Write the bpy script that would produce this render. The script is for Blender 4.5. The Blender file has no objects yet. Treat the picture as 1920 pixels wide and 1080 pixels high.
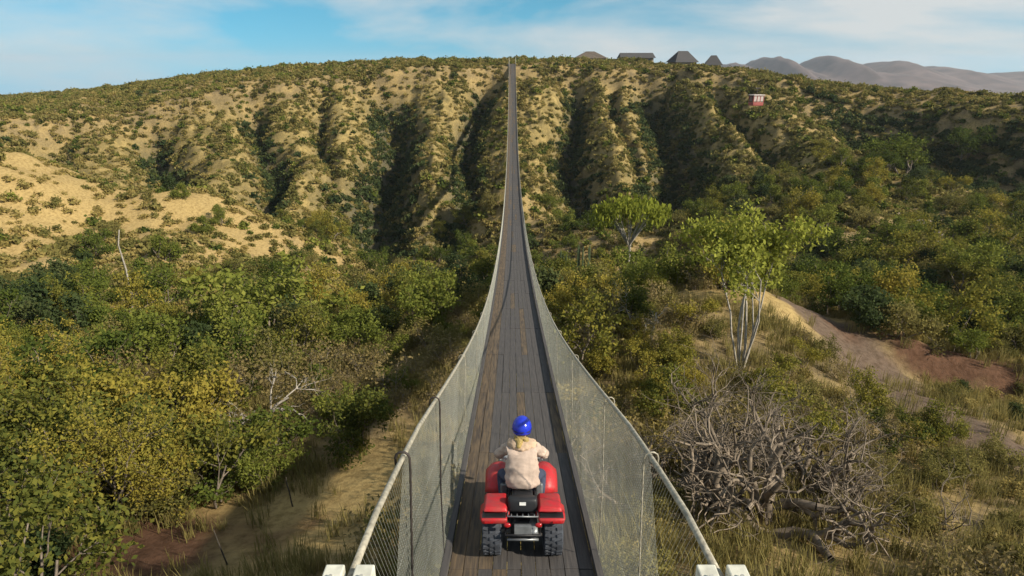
import bpy, bmesh, math, random
import numpy as np
from mathutils import Vector, Matrix

S = bpy.context.scene
C = S.collection
RND = random.Random(7)
NR = np.random.default_rng(11)

# ------------------------------------------------------------------ camera, sky, sun, exposure
FPX, TH, CAMX, CAMZ = 1144.0, math.radians(20.0), -0.13, 6.5      # focal length in 1920-px units, pitch, camera place
cam_d = bpy.data.cameras.new('camera'); cam = bpy.data.objects.new('camera', cam_d); C.objects.link(cam)
cam.location = (CAMX, 0, CAMZ); cam.rotation_euler = (math.pi/2 - TH, 0, 0)
cam_d.sensor_width = 36; cam_d.lens = FPX/1920*36; cam_d.clip_end = 30000; cam_d.clip_start = 0.1
S.camera = cam

SUN = Vector((0.76, -0.38, 0.56)).normalized()
W = bpy.data.worlds.new('World'); S.world = W; W.use_nodes = True
nt = W.node_tree; N = nt.nodes; L = nt.links
for n in list(N): N.remove(n)
def wn(t, **k):
    n = N.new(t)
    for a, b in k.items(): setattr(n, a, b)
    return n
out = wn('ShaderNodeOutputWorld'); bg = wn('ShaderNodeBackground'); bg.inputs[1].default_value = 0.15
sky = wn('ShaderNodeTexSky', sky_type='NISHITA', sun_disc=False)
sky.sun_elevation = math.asin(SUN.z); sky.sun_rotation = math.atan2(SUN.x, SUN.y)
sky.air_density = 1.0; sky.dust_density = 0.3; sky.ozone_density = 2.0
tc = wn('ShaderNodeTexCoord'); sep = wn('ShaderNodeSeparateXYZ'); L.new(tc.outputs['Generated'], sep.inputs[0])
ab = wn('ShaderNodeMath', operation='ABSOLUTE'); L.new(sep.outputs[2], ab.inputs[0])
ad = wn('ShaderNodeMath', operation='ADD'); L.new(ab.outputs[0], ad.inputs[0]); ad.inputs[1].default_value = 0.16
cmb = wn('ShaderNodeCombineXYZ'); L.new(sep.outputs[0], cmb.inputs[0]); L.new(sep.outputs[1], cmb.inputs[1]); L.new(ad.outputs[0], cmb.inputs[2])
nrm = wn('ShaderNodeVectorMath', operation='NORMALIZE'); L.new(cmb.outputs[0], nrm.inputs[0]); L.new(nrm.outputs[0], sky.inputs[0])
# clouds: soft streaky cover over the whole dome
cm = wn('ShaderNodeMapping'); cm.inputs['Scale'].default_value = (1.0, 1.0, 4.2); cm.inputs['Location'].default_value = (0.2, 0.14, 1.8)
L.new(tc.outputs['Generated'], cm.inputs[0])
cn = wn('ShaderNodeTexNoise'); cn.inputs['Scale'].default_value = 2.3; cn.inputs['Detail'].default_value = 7; cn.inputs['Roughness'].default_value = 0.55; cn.inputs['Distortion'].default_value = 0.3
L.new(cm.outputs[0], cn.inputs[0])
cr = wn('ShaderNodeValToRGB'); cr.color_ramp.elements[0].position = 0.37; cr.color_ramp.elements[1].position = 0.62
cr.color_ramp.elements[0].color = (0, 0, 0, 1); cr.color_ramp.elements[1].color = (0.8, 0.8, 0.8, 1)
L.new(cn.outputs[0], cr.inputs[0])
tint = wn('ShaderNodeMixRGB', blend_type='MULTIPLY'); tint.inputs[0].default_value = 1; tint.inputs[2].default_value = (0.25, 0.58, 0.56, 1)
L.new(sky.outputs[0], tint.inputs[1])
mx = wn('ShaderNodeMixRGB'); mx.inputs[2].default_value = (3.35, 3.22, 3.05, 1)
L.new(cr.outputs[0], mx.inputs[0]); L.new(tint.outputs[0], mx.inputs[1]); L.new(mx.outputs[0], bg.inputs[0]); L.new(bg.outputs[0], out.inputs[0])

sd = bpy.data.lights.new('sun', 'SUN'); sd.energy = 4.5; sd.angle = math.radians(1.2); sd.color = (1.0, 0.90, 0.74)
so = bpy.data.objects.new('sun', sd); C.objects.link(so); so.location = SUN*100
so.rotation_euler = SUN.to_track_quat('Z', 'Y').to_euler()
S.view_settings.view_transform = 'Standard'; S.view_settings.look = 'None'; S.view_settings.gamma = 1; S.view_settings.exposure = 0.68
S.render.engine = 'CYCLES'
S.cycles.max_bounces = 5; S.cycles.diffuse_bounces = 2; S.cycles.glossy_bounces = 2; S.cycles.transmission_bounces = 3
S.cycles.transparent_max_bounces = 8; S.cycles.volume_bounces = 0; S.cycles.use_denoising = True

# ------------------------------------------------------------------ materials
def mat(name, col, rough=0.7, var=0.25, scale=6.0, bump=0.0, metal=0.0, col2=None, stretch=None, spec=0.3):
    m = bpy.data.materials.new(name); m.use_nodes = True; t = m.node_tree; n = t.nodes; l = t.links
    b = n['Principled BSDF']; b.inputs['Roughness'].default_value = rough; b.inputs['Metallic'].default_value = metal
    b.inputs['Specular IOR Level'].default_value = spec
    c = n.new('ShaderNodeTexCoord'); no = n.new('ShaderNodeTexNoise'); no.inputs['Scale'].default_value = scale; no.inputs['Detail'].default_value = 5
    if stretch:
        mp = n.new('ShaderNodeMapping'); mp.inputs['Scale'].default_value = stretch; l.new(c.outputs['Object'], mp.inputs[0]); l.new(mp.outputs[0], no.inputs[0])
    else: l.new(c.outputs['Object'], no.inputs[0])
    r = n.new('ShaderNodeValToRGB'); r.color_ramp.elements[0].position = 0.3; r.color_ramp.elements[1].position = 0.7
    lo = col2 if col2 else tuple(x*(1-var) for x in col); hi = col if col2 else tuple(min(1, x*(1+var)) for x in col)
    r.color_ramp.elements[0].color = (*lo, 1); r.color_ramp.elements[1].color = (*hi, 1)
    l.new(no.outputs[0], r.inputs[0]); l.new(r.outputs[0], b.inputs['Base Color'])
    if bump:
        bp = n.new('ShaderNodeBump'); bp.inputs['Strength'].default_value = bump; bp.inputs['Distance'].default_value = 0.02
        l.new(no.outputs[0], bp.inputs['Height']); l.new(bp.outputs[0], b.inputs['Normal'])
    return m

def leafmat(name, cols, transl=0.35):
    """foliage: hue changes from plant to plant and a little from leaf to leaf; leaves let some light through"""
    m = bpy.data.materials.new(name); m.use_nodes = True; t = m.node_tree; n = t.nodes; l = t.links
    for x in list(n): n.remove(x)
    o = n.new('ShaderNodeOutputMaterial'); oi = n.new('ShaderNodeObjectInfo'); ge = n.new('ShaderNodeNewGeometry')
    r = n.new('ShaderNodeValToRGB'); e = r.color_ramp.elements
    while len(e) < len(cols): e.new(0.5)
    for i, c in enumerate(cols): e[i].position = i/(len(cols)-1); e[i].color = (*c, 1)
    ma = n.new('ShaderNodeMath'); ma.operation = 'MULTIPLY_ADD'; ma.inputs[1].default_value = 0.36
    m2 = n.new('ShaderNodeMath'); m2.operation = 'MULTIPLY'; m2.inputs[1].default_value = 0.64
    l.new(oi.outputs['Random'], m2.inputs[0]); l.new(ge.outputs['Random Per Island'], ma.inputs[0]); l.new(m2.outputs[0], ma.inputs[2]); l.new(ma.outputs[0], r.inputs[0])
    d = n.new('ShaderNodeBsdfDiffuse'); tr = n.new('ShaderNodeBsdfTranslucent'); mx = n.new('ShaderNodeMixShader'); mx.inputs[0].default_value = transl
    l.new(r.outputs[0], d.inputs[0]); l.new(r.outputs[0], tr.inputs[0]); l.new(d.outputs[0], mx.inputs[1]); l.new(tr.outputs[0], mx.inputs[2]); l.new(mx.outputs[0], o.inputs[0])
    return m

M = dict(
    leaf_yellow=leafmat('leaf_yellow', [(.05,.07,.02), (.11,.12,.027), (.20,.185,.036), (.30,.245,.045), (.26,.205,.045)]),
    leaf_green=leafmat('leaf_green', [(.035,.055,.015), (.08,.105,.022), (.15,.17,.033), (.235,.235,.05)]),
    leaf_bright=leafmat('leaf_bright', [(.15,.18,.03), (.24,.26,.045), (.33,.33,.065)]),
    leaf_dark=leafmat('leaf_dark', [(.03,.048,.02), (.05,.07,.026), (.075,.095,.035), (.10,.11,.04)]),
    leaf_dry=leafmat('leaf_dry', [(.12,.09,.04), (.19,.15,.06), (.26,.20,.09), (.17,.16,.05)]),
    leaf_olive=leafmat('leaf_olive', [(.10,.10,.03), (.16,.145,.045), (.23,.195,.065), (.17,.165,.05)]),
    leaf_straw=leafmat('leaf_straw', [(.17,.14,.045), (.27,.215,.07), (.36,.28,.10), (.21,.19,.06)]),
    leaf_umbrella=leafmat('leaf_umbrella', [(.17,.19,.03), (.25,.27,.04), (.33,.33,.06)]),
    leaf_grass=leafmat('leaf_grass', [(.15,.13,.045), (.23,.195,.07), (.31,.25,.095)]),
    bark=mat('bark', (.17,.14,.11), .9, .35, 9, .4),
    bark_pale=mat('bark_pale', (.30,.27,.23), .85, .35, 7, .4),
    bark_grey=mat('bark_grey', (.17,.135,.10), .9, .6, 5, .5),
    twig=mat('twig', (.22,.18,.14), .9, .3, 5),
    cactus=mat('cactus', (.07,.10,.045), .8, .35, 3, .4),
    timber=mat('timber', (.092,.083,.078), .9, .5, 2.2, .4, stretch=(12, .25, 4), col2=(.06,.056,.056)),
    timber_sunlit_brown=mat('timber_sunlit_brown', (.16,.115,.07), .9, .5, 2.0, .4, stretch=(12, .25, 4), col2=(.05,.042,.038)),
    steel=mat('galvanised_steel', (.46,.45,.40), .5, .2, 14, .1, metal=.35),
    wire=mat('fence_wire', (.36,.365,.32), .5, .15, 3, metal=.2),
    cable=mat('cable_steel', (.36,.33,.26), .6, .35, 20, .4, metal=.25),
    iron=mat('dark_iron', (.05,.042,.038), .6, .3, 10, .2, metal=.3),
    white_paint=mat('white_paint', (.55,.54,.46), .6, .25, 9, .2),
    concrete=mat('concrete', (.36,.34,.30), .9, .2, 3, .3),
    rock=mat('rock', (.34,.27,.24), .95, .4, 1.4, .8),
    stake=mat('stake_wood', (.06,.05,.04), .9, .3, 6, .3),
)

# ------------------------------------------------------------------ object helpers
def link(o, parent=None):
    C.objects.link(o)
    if parent is not None: o.parent = parent
    return o
def meshobj(name, V, F, m, parent=None, smooth=False):
    me = bpy.data.meshes.new(name); me.from_pydata([tuple(map(float, v)) for v in V], [], F); me.update()
    if m is not None: me.materials.append(m)
    if smooth: me.polygons.foreach_set('use_smooth', [True]*len(me.polygons))
    return link(bpy.data.objects.new(name, me), parent)
def quadmesh(name, V, Q, smooth=False):
    """fast mesh from numpy arrays: V (n,3), Q (k,4)"""
    me = bpy.data.meshes.new(name); V = np.asarray(V, np.float32); Q = np.asarray(Q, np.int32)
    k = Q.shape[1]
    me.vertices.add(len(V)); me.vertices.foreach_set('co', V.ravel())
    me.loops.add(Q.size); me.loops.foreach_set('vertex_index', Q.ravel())
    me.polygons.add(len(Q)); me.polygons.foreach_set('loop_start', np.arange(0, Q.size, k, dtype=np.int32)); me.polygons.foreach_set('loop_total', np.full(len(Q), k, np.int32))
    if smooth: me.polygons.foreach_set('use_smooth', np.ones(len(Q), bool))
    me.update(calc_edges=True); me.validate()
    return me
def bmobj(name, bm, m, parent=None, smooth=False, bevel=0, solid=0, subsurf=0):
    me = bpy.data.meshes.new(name); bmesh.ops.recalc_face_normals(bm, faces=bm.faces); bm.to_mesh(me); bm.free()
    if m is not None: me.materials.append(m)
    if smooth: me.polygons.foreach_set('use_smooth', [True]*len(me.polygons))
    o = link(bpy.data.objects.new(name, me), parent)
    if solid: k = o.modifiers.new('solid', 'SOLIDIFY'); k.thickness = solid; k.offset = 0
    if bevel: k = o.modifiers.new('bevel', 'BEVEL'); k.width = bevel; k.segments = 2; k.limit_method = 'ANGLE'
    if subsurf: k = o.modifiers.new('sub', 'SUBSURF'); k.levels = k.render_levels = subsurf
    return o
def empty(name, loc=(0,0,0), rot=(0,0,0)):
    o = bpy.data.objects.new(name, None); C.objects.link(o); o.location = loc; o.rotation_euler = rot; o.empty_display_size = .2
    return o
def tag(o, label=None, cat=None, group=None, kind=None):
    if label: o['label'] = label
    if cat: o['category'] = cat
    if group: o['group'] = group
    if kind: o['kind'] = kind
    return o
def bbox(bm, x0, x1, y0, y1, z0, z1, mtx=None):
    vs = [bm.verts.new((x, y, z)) for x in (x0, x1) for y in (y0, y1) for z in (z0, z1)]
    for f in ((0,1,3,2),(4,6,7,5),(0,4,5,1),(2,3,7,6),(0,2,6,4),(1,5,7,3)): bm.faces.new([vs[i] for i in f])
    if mtx is not None: bmesh.ops.transform(bm, matrix=mtx, verts=vs)
    return vs
def tubes(P0, P1, R0, R1, n=4):
    """straight tapered prisms between point pairs (numpy)"""
    P0, P1 = np.asarray(P0, float), np.asarray(P1, float); R0, R1 = np.asarray(R0, float), np.asarray(R1, float)
    d = P1 - P0; d /= np.maximum(np.linalg.norm(d, axis=1, keepdims=True), 1e-9)
    ref = np.where(np.abs(d[:, 2:3]) < .9, np.array([[0,0,1.]]), np.array([[1.,0,0]]))
    a = np.cross(d, ref); a /= np.linalg.norm(a, axis=1, keepdims=True); b = np.cross(d, a)
    V = []
    for k in range(n):
        t = 2*math.pi*k/n; o = a*math.cos(t) + b*math.sin(t)
        V.append(P0 + o*R0[:, None]); V.append(P1 + o*R1[:, None])
    V = np.stack(V, 1); m = len(P0); base = (np.arange(m)*2*n)[:, None]
    Q = [base + np.array([[2*k, 2*((k+1) % n), 2*((k+1) % n)+1, 2*k+1]]) for k in range(n)]
    return V.reshape(-1, 3), np.concatenate(Q, 0)
def polytube(name, pts, r, m, parent=None, n=8):
    """one smooth tube along a polyline; r a number or list"""
    pts = [Vector(p) for p in pts]; rs = r if isinstance(r, (list, tuple)) else [r]*len(pts)
    V = []; F = []; up = None
    for i, p in enumerate(pts):
        d = (pts[min(i+1, len(pts)-1)] - pts[max(i-1, 0)]).normalized()
        if up is None: up = d.orthogonal().normalized()
        up = (up - d*up.dot(d)).normalized(); s = d.cross(up)
        for k in range(n):
            t = 2*math.pi*k/n; V.append(p + (up*math.cos(t) + s*math.sin(t))*rs[i])
    for i in range(len(pts)-1):
        for k in range(n): F.append((i*n+k, i*n+(k+1) % n, (i+1)*n+(k+1) % n, (i+1)*n+k))
    F.append(tuple(range(n))[::-1]); F.append(tuple((len(pts)-1)*n+k for k in range(n)))
    return meshobj(name, V, F, m, parent, smooth=True)

# ------------------------------------------------------------------ terrain height
def perlin(x, y, seed=0):
    rs = np.random.default_rng(seed); p = rs.permutation(512); ang = rs.random(512)*2*math.pi
    gx, gy = np.cos(ang), np.sin(ang)
    xi = np.floor(x).astype(int); yi = np.floor(y).astype(int); xf = x-xi; yf = y-yi
    u = xf*xf*xf*(xf*(xf*6-15)+10); v = yf*yf*yf*(yf*(yf*6-15)+10)
    def g(ix, iy, dx, dy):
        h = p[(p[ix & 511] + iy) & 511]; return gx[h]*dx + gy[h]*dy
    a = g(xi, yi, xf, yf); b = g(xi+1, yi, xf-1, yf); c = g(xi, yi+1, xf, yf-1); d = g(xi+1, yi+1, xf-1, yf-1)
    return (a*(1-u)+b*u)*(1-v) + (c*(1-u)+d*u)*v
def fbm(x, y, oct=4, seed=0):
    s = 0; a = 1.0
    for k in range(oct): s = s + a*perlin(x*2**k, y*2**k, seed+k); a *= .5
    return s
def sstep(a, b, x): t = np.clip((x-a)/(b-a), 0, 1); return t*t*(3-2*t)

# surveyed spots: x, y, metres below the camera height
CP = np.array([
 (0,0,6.9),(-8,0,7.2),(8,0,7.2),(0,-20,6),(-25,-10,8),(25,-10,8),(0,5,7.8),
 (-3.5,10,10.4),(3.5,9.5,9.8),(-8,10,11.6),(9,11,11.0),(-15,12,13.2),(16,13,12.5),(-3,16,12.9),(3,16,12.2),(-8,18,13.8),
 (0,28,14.6),(4,26,13.0),(9,26,13.2),(13,35,12.3),(16,33,13.0),(8,37,14.6),(22,30,16.5),(25,17,14),(32,30,17),(30,45,19),(40,60,19.5),(60,95,22),
 (-12,26,14.5),(-18,28,15),(-14,36,17),(-30,28,15.5),(-30,45,19),(-3,45,18),(3,48,18.5),(14,48,20.5),(-14,55,22),(-30,60,22),(-50,30,15),(-50,50,19),(55,40,20),(80,60,22),
 (0,75,31),(-20,85,31),(20,78,29),(0,100,36),(-25,105,33),(20,105,33),(40,90,25),
 (-33,102,30),(-40,125,28.9),(-48,155,22.2),(-57,190,11.5),(-60.5,205,4),
 (-60.7,90,20.8),(-61,70,21.4),(-78,95,12),(-62,100,17.4),(-47,105,21.4),(-41,80,23.8),(-85,125,25),(-65,130,26),(-100,90,10),(-130,90,12),
 (-110,148,25),(-86,150,24),(-129,165,13.3),(-102,185,10.7),(-82,195,6.3),(-160,160,14),
 (-187,240,14.5),(-236,330,14),(-155,300,6),(-350,400,20),(-98,260,1.7),
 (-34,212,.8),(0,222,.2),(27,220,.4),(55,215,1.2),(66,205,2.2),(82,192,4.8),(0,280,-.2),(60,260,1),(-60,280,1.6),(100,250,8),(0,330,0),
 (-22.5,165,23.6),(-18,130,31),(20,165,23.6),(17,135,31),(40,160,22.9),(32,125,26.6),(55,165,16.7),(59,130,18.6),(42,92,21),(79,165,12.2),
 (84,135,21.5),(97,182,8.5),(106,168,9.6),(112,152,10.6),(119,135,10.8),(126,110,11.8),(92,168,19),(97,160,22),(104,144,24),(112,126,24.5),(119,104,24),(84,100,22.5),(140,230,18),(180,260,24),(150,150,14.5),(210,180,20),(160,330,32),(160,100,16),(130,60,16),
 (-130,50,16),(-90,30,14),(90,25,19),(60,10,15),(-60,5,11)], float)
_c = 6.0
def _phi(r): return np.sqrt(r*r + _c*_c)
_D = np.hypot(CP[:, None, 0]-CP[None, :, 0], CP[:, None, 1]-CP[None, :, 1])
_A = np.zeros((len(CP)+1,)*2); _A[:-1, :-1] = _phi(_D) - np.eye(len(CP))*1.0; _A[:-1, -1] = 1; _A[-1, :-1] = 1
_w = np.linalg.solve(_A, np.append(CP[:, 2], 0))
def rbf(x, y):
    s = np.full(x.shape, _w[-1])
    for (cx, cy, _), w in zip(CP, _w[:-1]): s += w*_phi(np.hypot(x-cx, y-cy))
    return s
RX = [-400,-190,-160,-129,-102,-82,-60,-34,0,27,55,66,82,97,106,112,119,220,400]
RY = [170,150,155,165,185,195,205,212,222,220,215,205,192,182,168,152,135,110,110]
GUL = [(-39,-27,15,9.0),(-11,-13,12,6.5),(19,16,11,6.5),(48,38,14,9),(-78,-46,10,5.5),(-103,-64,10,6),(-124,-88,8,6),(-60,-38,6,4.5),(34,29,6,4),(66,58,6,4.5)]
def wallmask(x, y):
    yr = np.interp(x, RX, RY) + 2.5*perlin(x/9.0, x*0+.3, 5); t = (yr-y)/100.0
    return t, sstep(-.01, .12, t)*(1-sstep(.75, 1.15, t)), yr
def gully(x, y):
    t, m, yr = wallmask(x, y); g = 0*x
    for a, b, d, w in GUL:
        xc = a + (b-a)*np.clip(t, 0, 1) + 2.0*np.sin(t*9+a)
        g = np.maximum(g, d*np.exp(-np.abs((x-xc)/(w*(.65+.5*np.clip(t, 0, 1))))**1.6))
    return g*m
def deck_drop(y): return 6.4 + .235*(y-6) - .0012274*(y-6)**2
def deck_z(y): return CAMZ - deck_drop(y)
Y0, Y1 = 2.6, 224.0
def H(x, y):
    x = np.asarray(x, float); y = np.asarray(y, float)
    d = rbf(np.clip(x, -450, 450), np.clip(y, -60, 420))
    t, m, yr = wallmask(x, y)
    d = d + gully(x, y)
    d = d + 2.2*sstep(.0, .05, t)*(1-sstep(.25, .6, t))*sstep(-190, -120, x)*(1-sstep(110, 150, x))
    nearf = sstep(15, 80, np.hypot(x, y))
    rough = (.12 + .5*sstep(1.5, 6, np.abs(x)))*(1-nearf) + 2.2*nearf
    d = d + rough*fbm(x/13+3.1, y/13, 4, 3) + m*3.4*np.abs(fbm(x/8.5, y/24, 4, 21)) - m*.8 + m*1.2*fbm(x/5, y/6, 3, 24) + .25*fbm(x/2.1, y/2.1, 2, 40)*sstep(8, 30, y)
    bk = (y - (33 - .27*(x-17)))                            # the cut bank above the track
    d = d - 1.7*sstep(-1.2, .6, bk)*(1-sstep(2, 12, bk))*sstep(19, 23.5, x)*(1-sstep(30, 36, x))
    # beyond the rims the country falls away
    r = np.hypot(x, y); far = sstep(330, 900, r); az = np.arctan2(x, np.maximum(y, 1))
    dfar = r*(.052 - .012*sstep(-.1, .35, az)) + 8*fbm(x/300, y/300, 3, 60)
    d = d*(1-far) + dfar*far
    for (ax, ay), (bx_, by_), amp in (((-26, 170), (-2, 132), 6.5), ((-2, 132), (14, 108), 5.0), ((28, 175), (26, 140), 4.0)):
        tt = np.clip(((x-ax)*(bx_-ax)+(y-ay)*(by_-ay))/((bx_-ax)**2+(by_-ay)**2), 0, 1); d = d - amp*np.exp(-((x-ax-tt*(bx_-ax))**2+(y-ay-tt*(by_-ay))**2)/60.0)
    # keep the ground under the deck
    near = 1-sstep(2.5, 7, np.abs(x))
    lim = deck_drop(np.clip(y, 2, 222)) + 1.7*sstep(3.5, 9, y)*(1-sstep(214, 221, y)) + .25
    d = np.where((y > 2) & (y < 224), d + near*np.maximum(0, lim-d), d)
    return CAMZ - d
def h1(x, y): return float(H(np.array([x]), np.array([y]))[0])
def proj(P):
    P = np.atleast_2d(np.asarray(P, float)); dx = P[:, 0]-CAMX; dr = CAMZ-P[:, 2]
    z = P[:, 1]*math.cos(TH) + dr*math.sin(TH); yc = dr*math.cos(TH) - P[:, 1]*math.sin(TH)
    return 960 + FPX*dx/z, 540 + FPX*yc/z, z
_ys = np.concatenate([np.arange(5, 40, .25), np.arange(40, 330, .8)])
def ground(u, v):
    """where the line of sight u, v (1920 x 1080) meets the ground"""
    q = (v-540)/FPX; z = _ys/(math.cos(TH)-q*math.sin(TH)); dr = z*math.sin(TH)+q*z*math.cos(TH); X = CAMX+(u-960)/FPX*z
    hit = np.nonzero(CAMZ-dr <= H(X, _ys))[0]; i = hit[0] if len(hit) else len(_ys)-1
    return float(X[i]), float(_ys[i]), h1(X[i], _ys[i])

xs = 20*np.sinh(np.linspace(-math.asinh(6000/20), math.asinh(6000/20), 720))
ys = np.concatenate([-np.geomspace(900, 6, 26), np.arange(-4, 5, 1.0), np.arange(5, 34, .32), np.arange(34, 245, .75), 245+np.cumsum(np.geomspace(1, 180, 110))])
ys = ys[ys < 6200]
GX, GY = np.meshgrid(xs, ys); GZ = H(GX, GY)
nx, ny = len(xs), len(ys); idx = np.arange(nx*ny).reshape(ny, nx)
Q = np.stack([idx[:-1, :-1], idx[:-1, 1:], idx[1:, 1:], idx[1:, :-1]], -1).reshape(-1, 4)
me = quadmesh('terrain', np.stack([GX, GY, GZ], -1).reshape(-1, 3), Q, True)
def blob(x, y, cx, cy, rx, ry, rot=0):
    dx, dy = x-cx, y-cy; c, s = math.cos(rot), math.sin(rot)
    return np.exp(-((dx*c+dy*s)/rx)**2 - ((-dx*s+dy*c)/ry)**2)
def track(x, y):
    """the bare dirt track winding along the right-hand slope"""
    cx = np.interp(y, [5, 12, 17, 20, 24, 28, 31, 36], [34, 27, 23, 19.5, 17.8, 19, 19.5, 18]); return np.exp(-((x-cx)/2.9)**4)*sstep(8, 12, y)*(1-sstep(34, 40, y))
wob = fbm(GX/2.5, GY/2.5, 3, 90)
redm = np.clip(blob(GX, GY, 25.5, 31.3, 6.5, 1.9, -.26) + blob(GX, GY, -11.2, 14.2, 4.5, 2.4) + .8*blob(GX, GY, -13, 37, 4, 2.0), 0, 1)
redm = sstep(.25, .7, redm + .5*wob)
trackm = sstep(.3, .8, track(GX, GY) + .4*wob)
lft = sstep(-16, -26, GX)*sstep(36, 46, GY)*(1-sstep(105, 130, GY))
sandm = sstep(.3, .75, np.clip(.52*lft + 1.1*blob(GX, GY, -5.4, 16.5, 3.2, 6.0, -.37) + blob(GX, GY, 13.5, 33.5, 5.5, 3.0, -.5) + .9*blob(GX, GY, -72, 88, 24, 18), 0, 1) + .4*wob)
t_, m_, _ = wallmask(GX, GY)
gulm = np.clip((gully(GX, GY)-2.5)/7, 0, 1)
farm = sstep(500, 1500, np.hypot(GX, GY))
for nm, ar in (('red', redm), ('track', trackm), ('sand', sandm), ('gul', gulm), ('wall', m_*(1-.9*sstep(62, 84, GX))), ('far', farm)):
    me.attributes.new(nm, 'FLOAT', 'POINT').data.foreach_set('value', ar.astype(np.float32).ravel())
def terrain_mat():
    m = bpy.data.materials.new('dry_earth'); m.use_nodes = True; t = m.node_tree; n = t.nodes; l = t.links; b = n['Principled BSDF']
    b.inputs['Roughness'].default_value = .95; b.inputs['Specular IOR Level'].default_value = .1
    c = n.new('ShaderNodeTexCoord')
    def noise(s, det=6, rough=.6):
        q = n.new('ShaderNodeTexNoise'); q.inputs['Scale'].default_value = s; q.inputs['Detail'].default_value = det; q.inputs['Roughness'].default_value = rough; l.new(c.outputs['Object'], q.inputs[0]); return q
    def ramp(src, stops):
        r = n.new('ShaderNodeValToRGB'); e = r.color_ramp.elements
        while len(e) < len(stops): e.new(.5)
        for i, (p, col) in enumerate(stops): e[i].position = p; e[i].color = (*col, 1)
        l.new(src, r.inputs[0]); return r.outputs[0]
    def mix(a, col, fac, mode='MIX'):
        x = n.new('ShaderNodeMixRGB'); x.blend_type = mode
        if isinstance(fac, float): x.inputs[0].default_value = fac
        else: l.new(fac, x.inputs[0])
        l.new(a, x.inputs[1])
        if isinstance(col, tuple): x.inputs[2].default_value = (*col, 1)
        else: l.new(col, x.inputs[2])
        return x.outputs[0]
    def attr(k): a = n.new('ShaderNodeAttribute'); a.attribute_name = k; return a.outputs['Fac']
    base = ramp(noise(.22).outputs[0], [(.30, (.13,.10,.055)), (.45, (.22,.165,.085)), (.58, (.31,.225,.10)), (.72, (.36,.25,.11))])
    fine = ramp(noise(2.6, 8, .7).outputs[0], [(.33, (.45,.42,.36)), (.55, (1,1,1)), (.75, (1.2,1.15,1.05))])
    wallc = ramp(noise(.35, 7, .65).outputs[0], [(.3, (.14,.115,.05)), (.5, (.235,.18,.073)), (.68, (.37,.275,.11))])
    a = mix(base, wallc, attr('wall'))
    a = mix(a, (.36,.26,.11), attr('sand'))
    a = mix(a, (.10,.09,.055), attr('gul'))  # gully ground darkened in the colour to deepen its shade
    a = mix(a, (.13,.093,.068), attr('track'))
    a = mix(a, (.115,.062,.038), attr('red'))
    a = mix(a, fine, .8, 'MULTIPLY')
    a = mix(a, (.10,.09,.055), attr('far'))
    l.new(a, b.inputs['Base Color'])
    bp = n.new('ShaderNodeBump'); bp.inputs['Strength'].default_value = .7; bp.inputs['Distance'].default_value = .12
    l.new(noise(3.2, 8, .7).outputs[0], bp.inputs['Height']); l.new(bp.outputs[0], b.inputs['Normal'])
    return m
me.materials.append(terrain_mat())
tag(link(bpy.data.objects.new('terrain', me)), kind='structure')

# far hills beyond the valley on the right
def hills(name, y0, y1, x0, x1, peaks, base, seed, colr):
    X, Y = np.meshgrid(np.linspace(x0, x1, 220), np.linspace(y0, y1, 50))
    Z = np.full(X.shape, base)
    for (px, py, hh, w) in peaks: Z = np.maximum(Z, base + (hh-base)*np.exp(-(np.abs((X-px)/w)**1.5) - ((Y-py)/600)**2))
    Z = Z + (Z-base)*.11*fbm(X/260, Y/260, 5, seed) + 2*fbm(X/60, Y/60, 2, seed+9)
    e = sstep(0, .12, (Y-y0)/(y1-y0))*sstep(0, .06, (X-x0)/(x1-x0)); Z = base-60 + (Z-base+60)*e
    i = np.arange(X.size).reshape(X.shape); q = np.stack([i[:-1, :-1], i[:-1, 1:], i[1:, 1:], i[1:, :-1]], -1).reshape(-1, 4)
    m = quadmesh(name, np.stack([X, Y, Z], -1).reshape(-1, 3), q, True); m.materials.append(colr)
    return tag(link(bpy.data.objects.new(name, m)), kind='structure')
hillm = mat('hill_scrub', (.085,.058,.052), .95, .6, .012, 0)
hills('hills', 2300, 4200, 500, 5200, [(1190,3000,56,130),(1060,3100,24,160),(1500,3100,58,170),(1330,3200,24,260),(1850,3200,30,330),(2150,3300,5,500),(2700,3300,-14,700),(3600,3300,-14,900),(4700,3200,-20,900),(1600,2900,-20,600),(900,2900,-5,300)], -150, 70, hillm)

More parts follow.
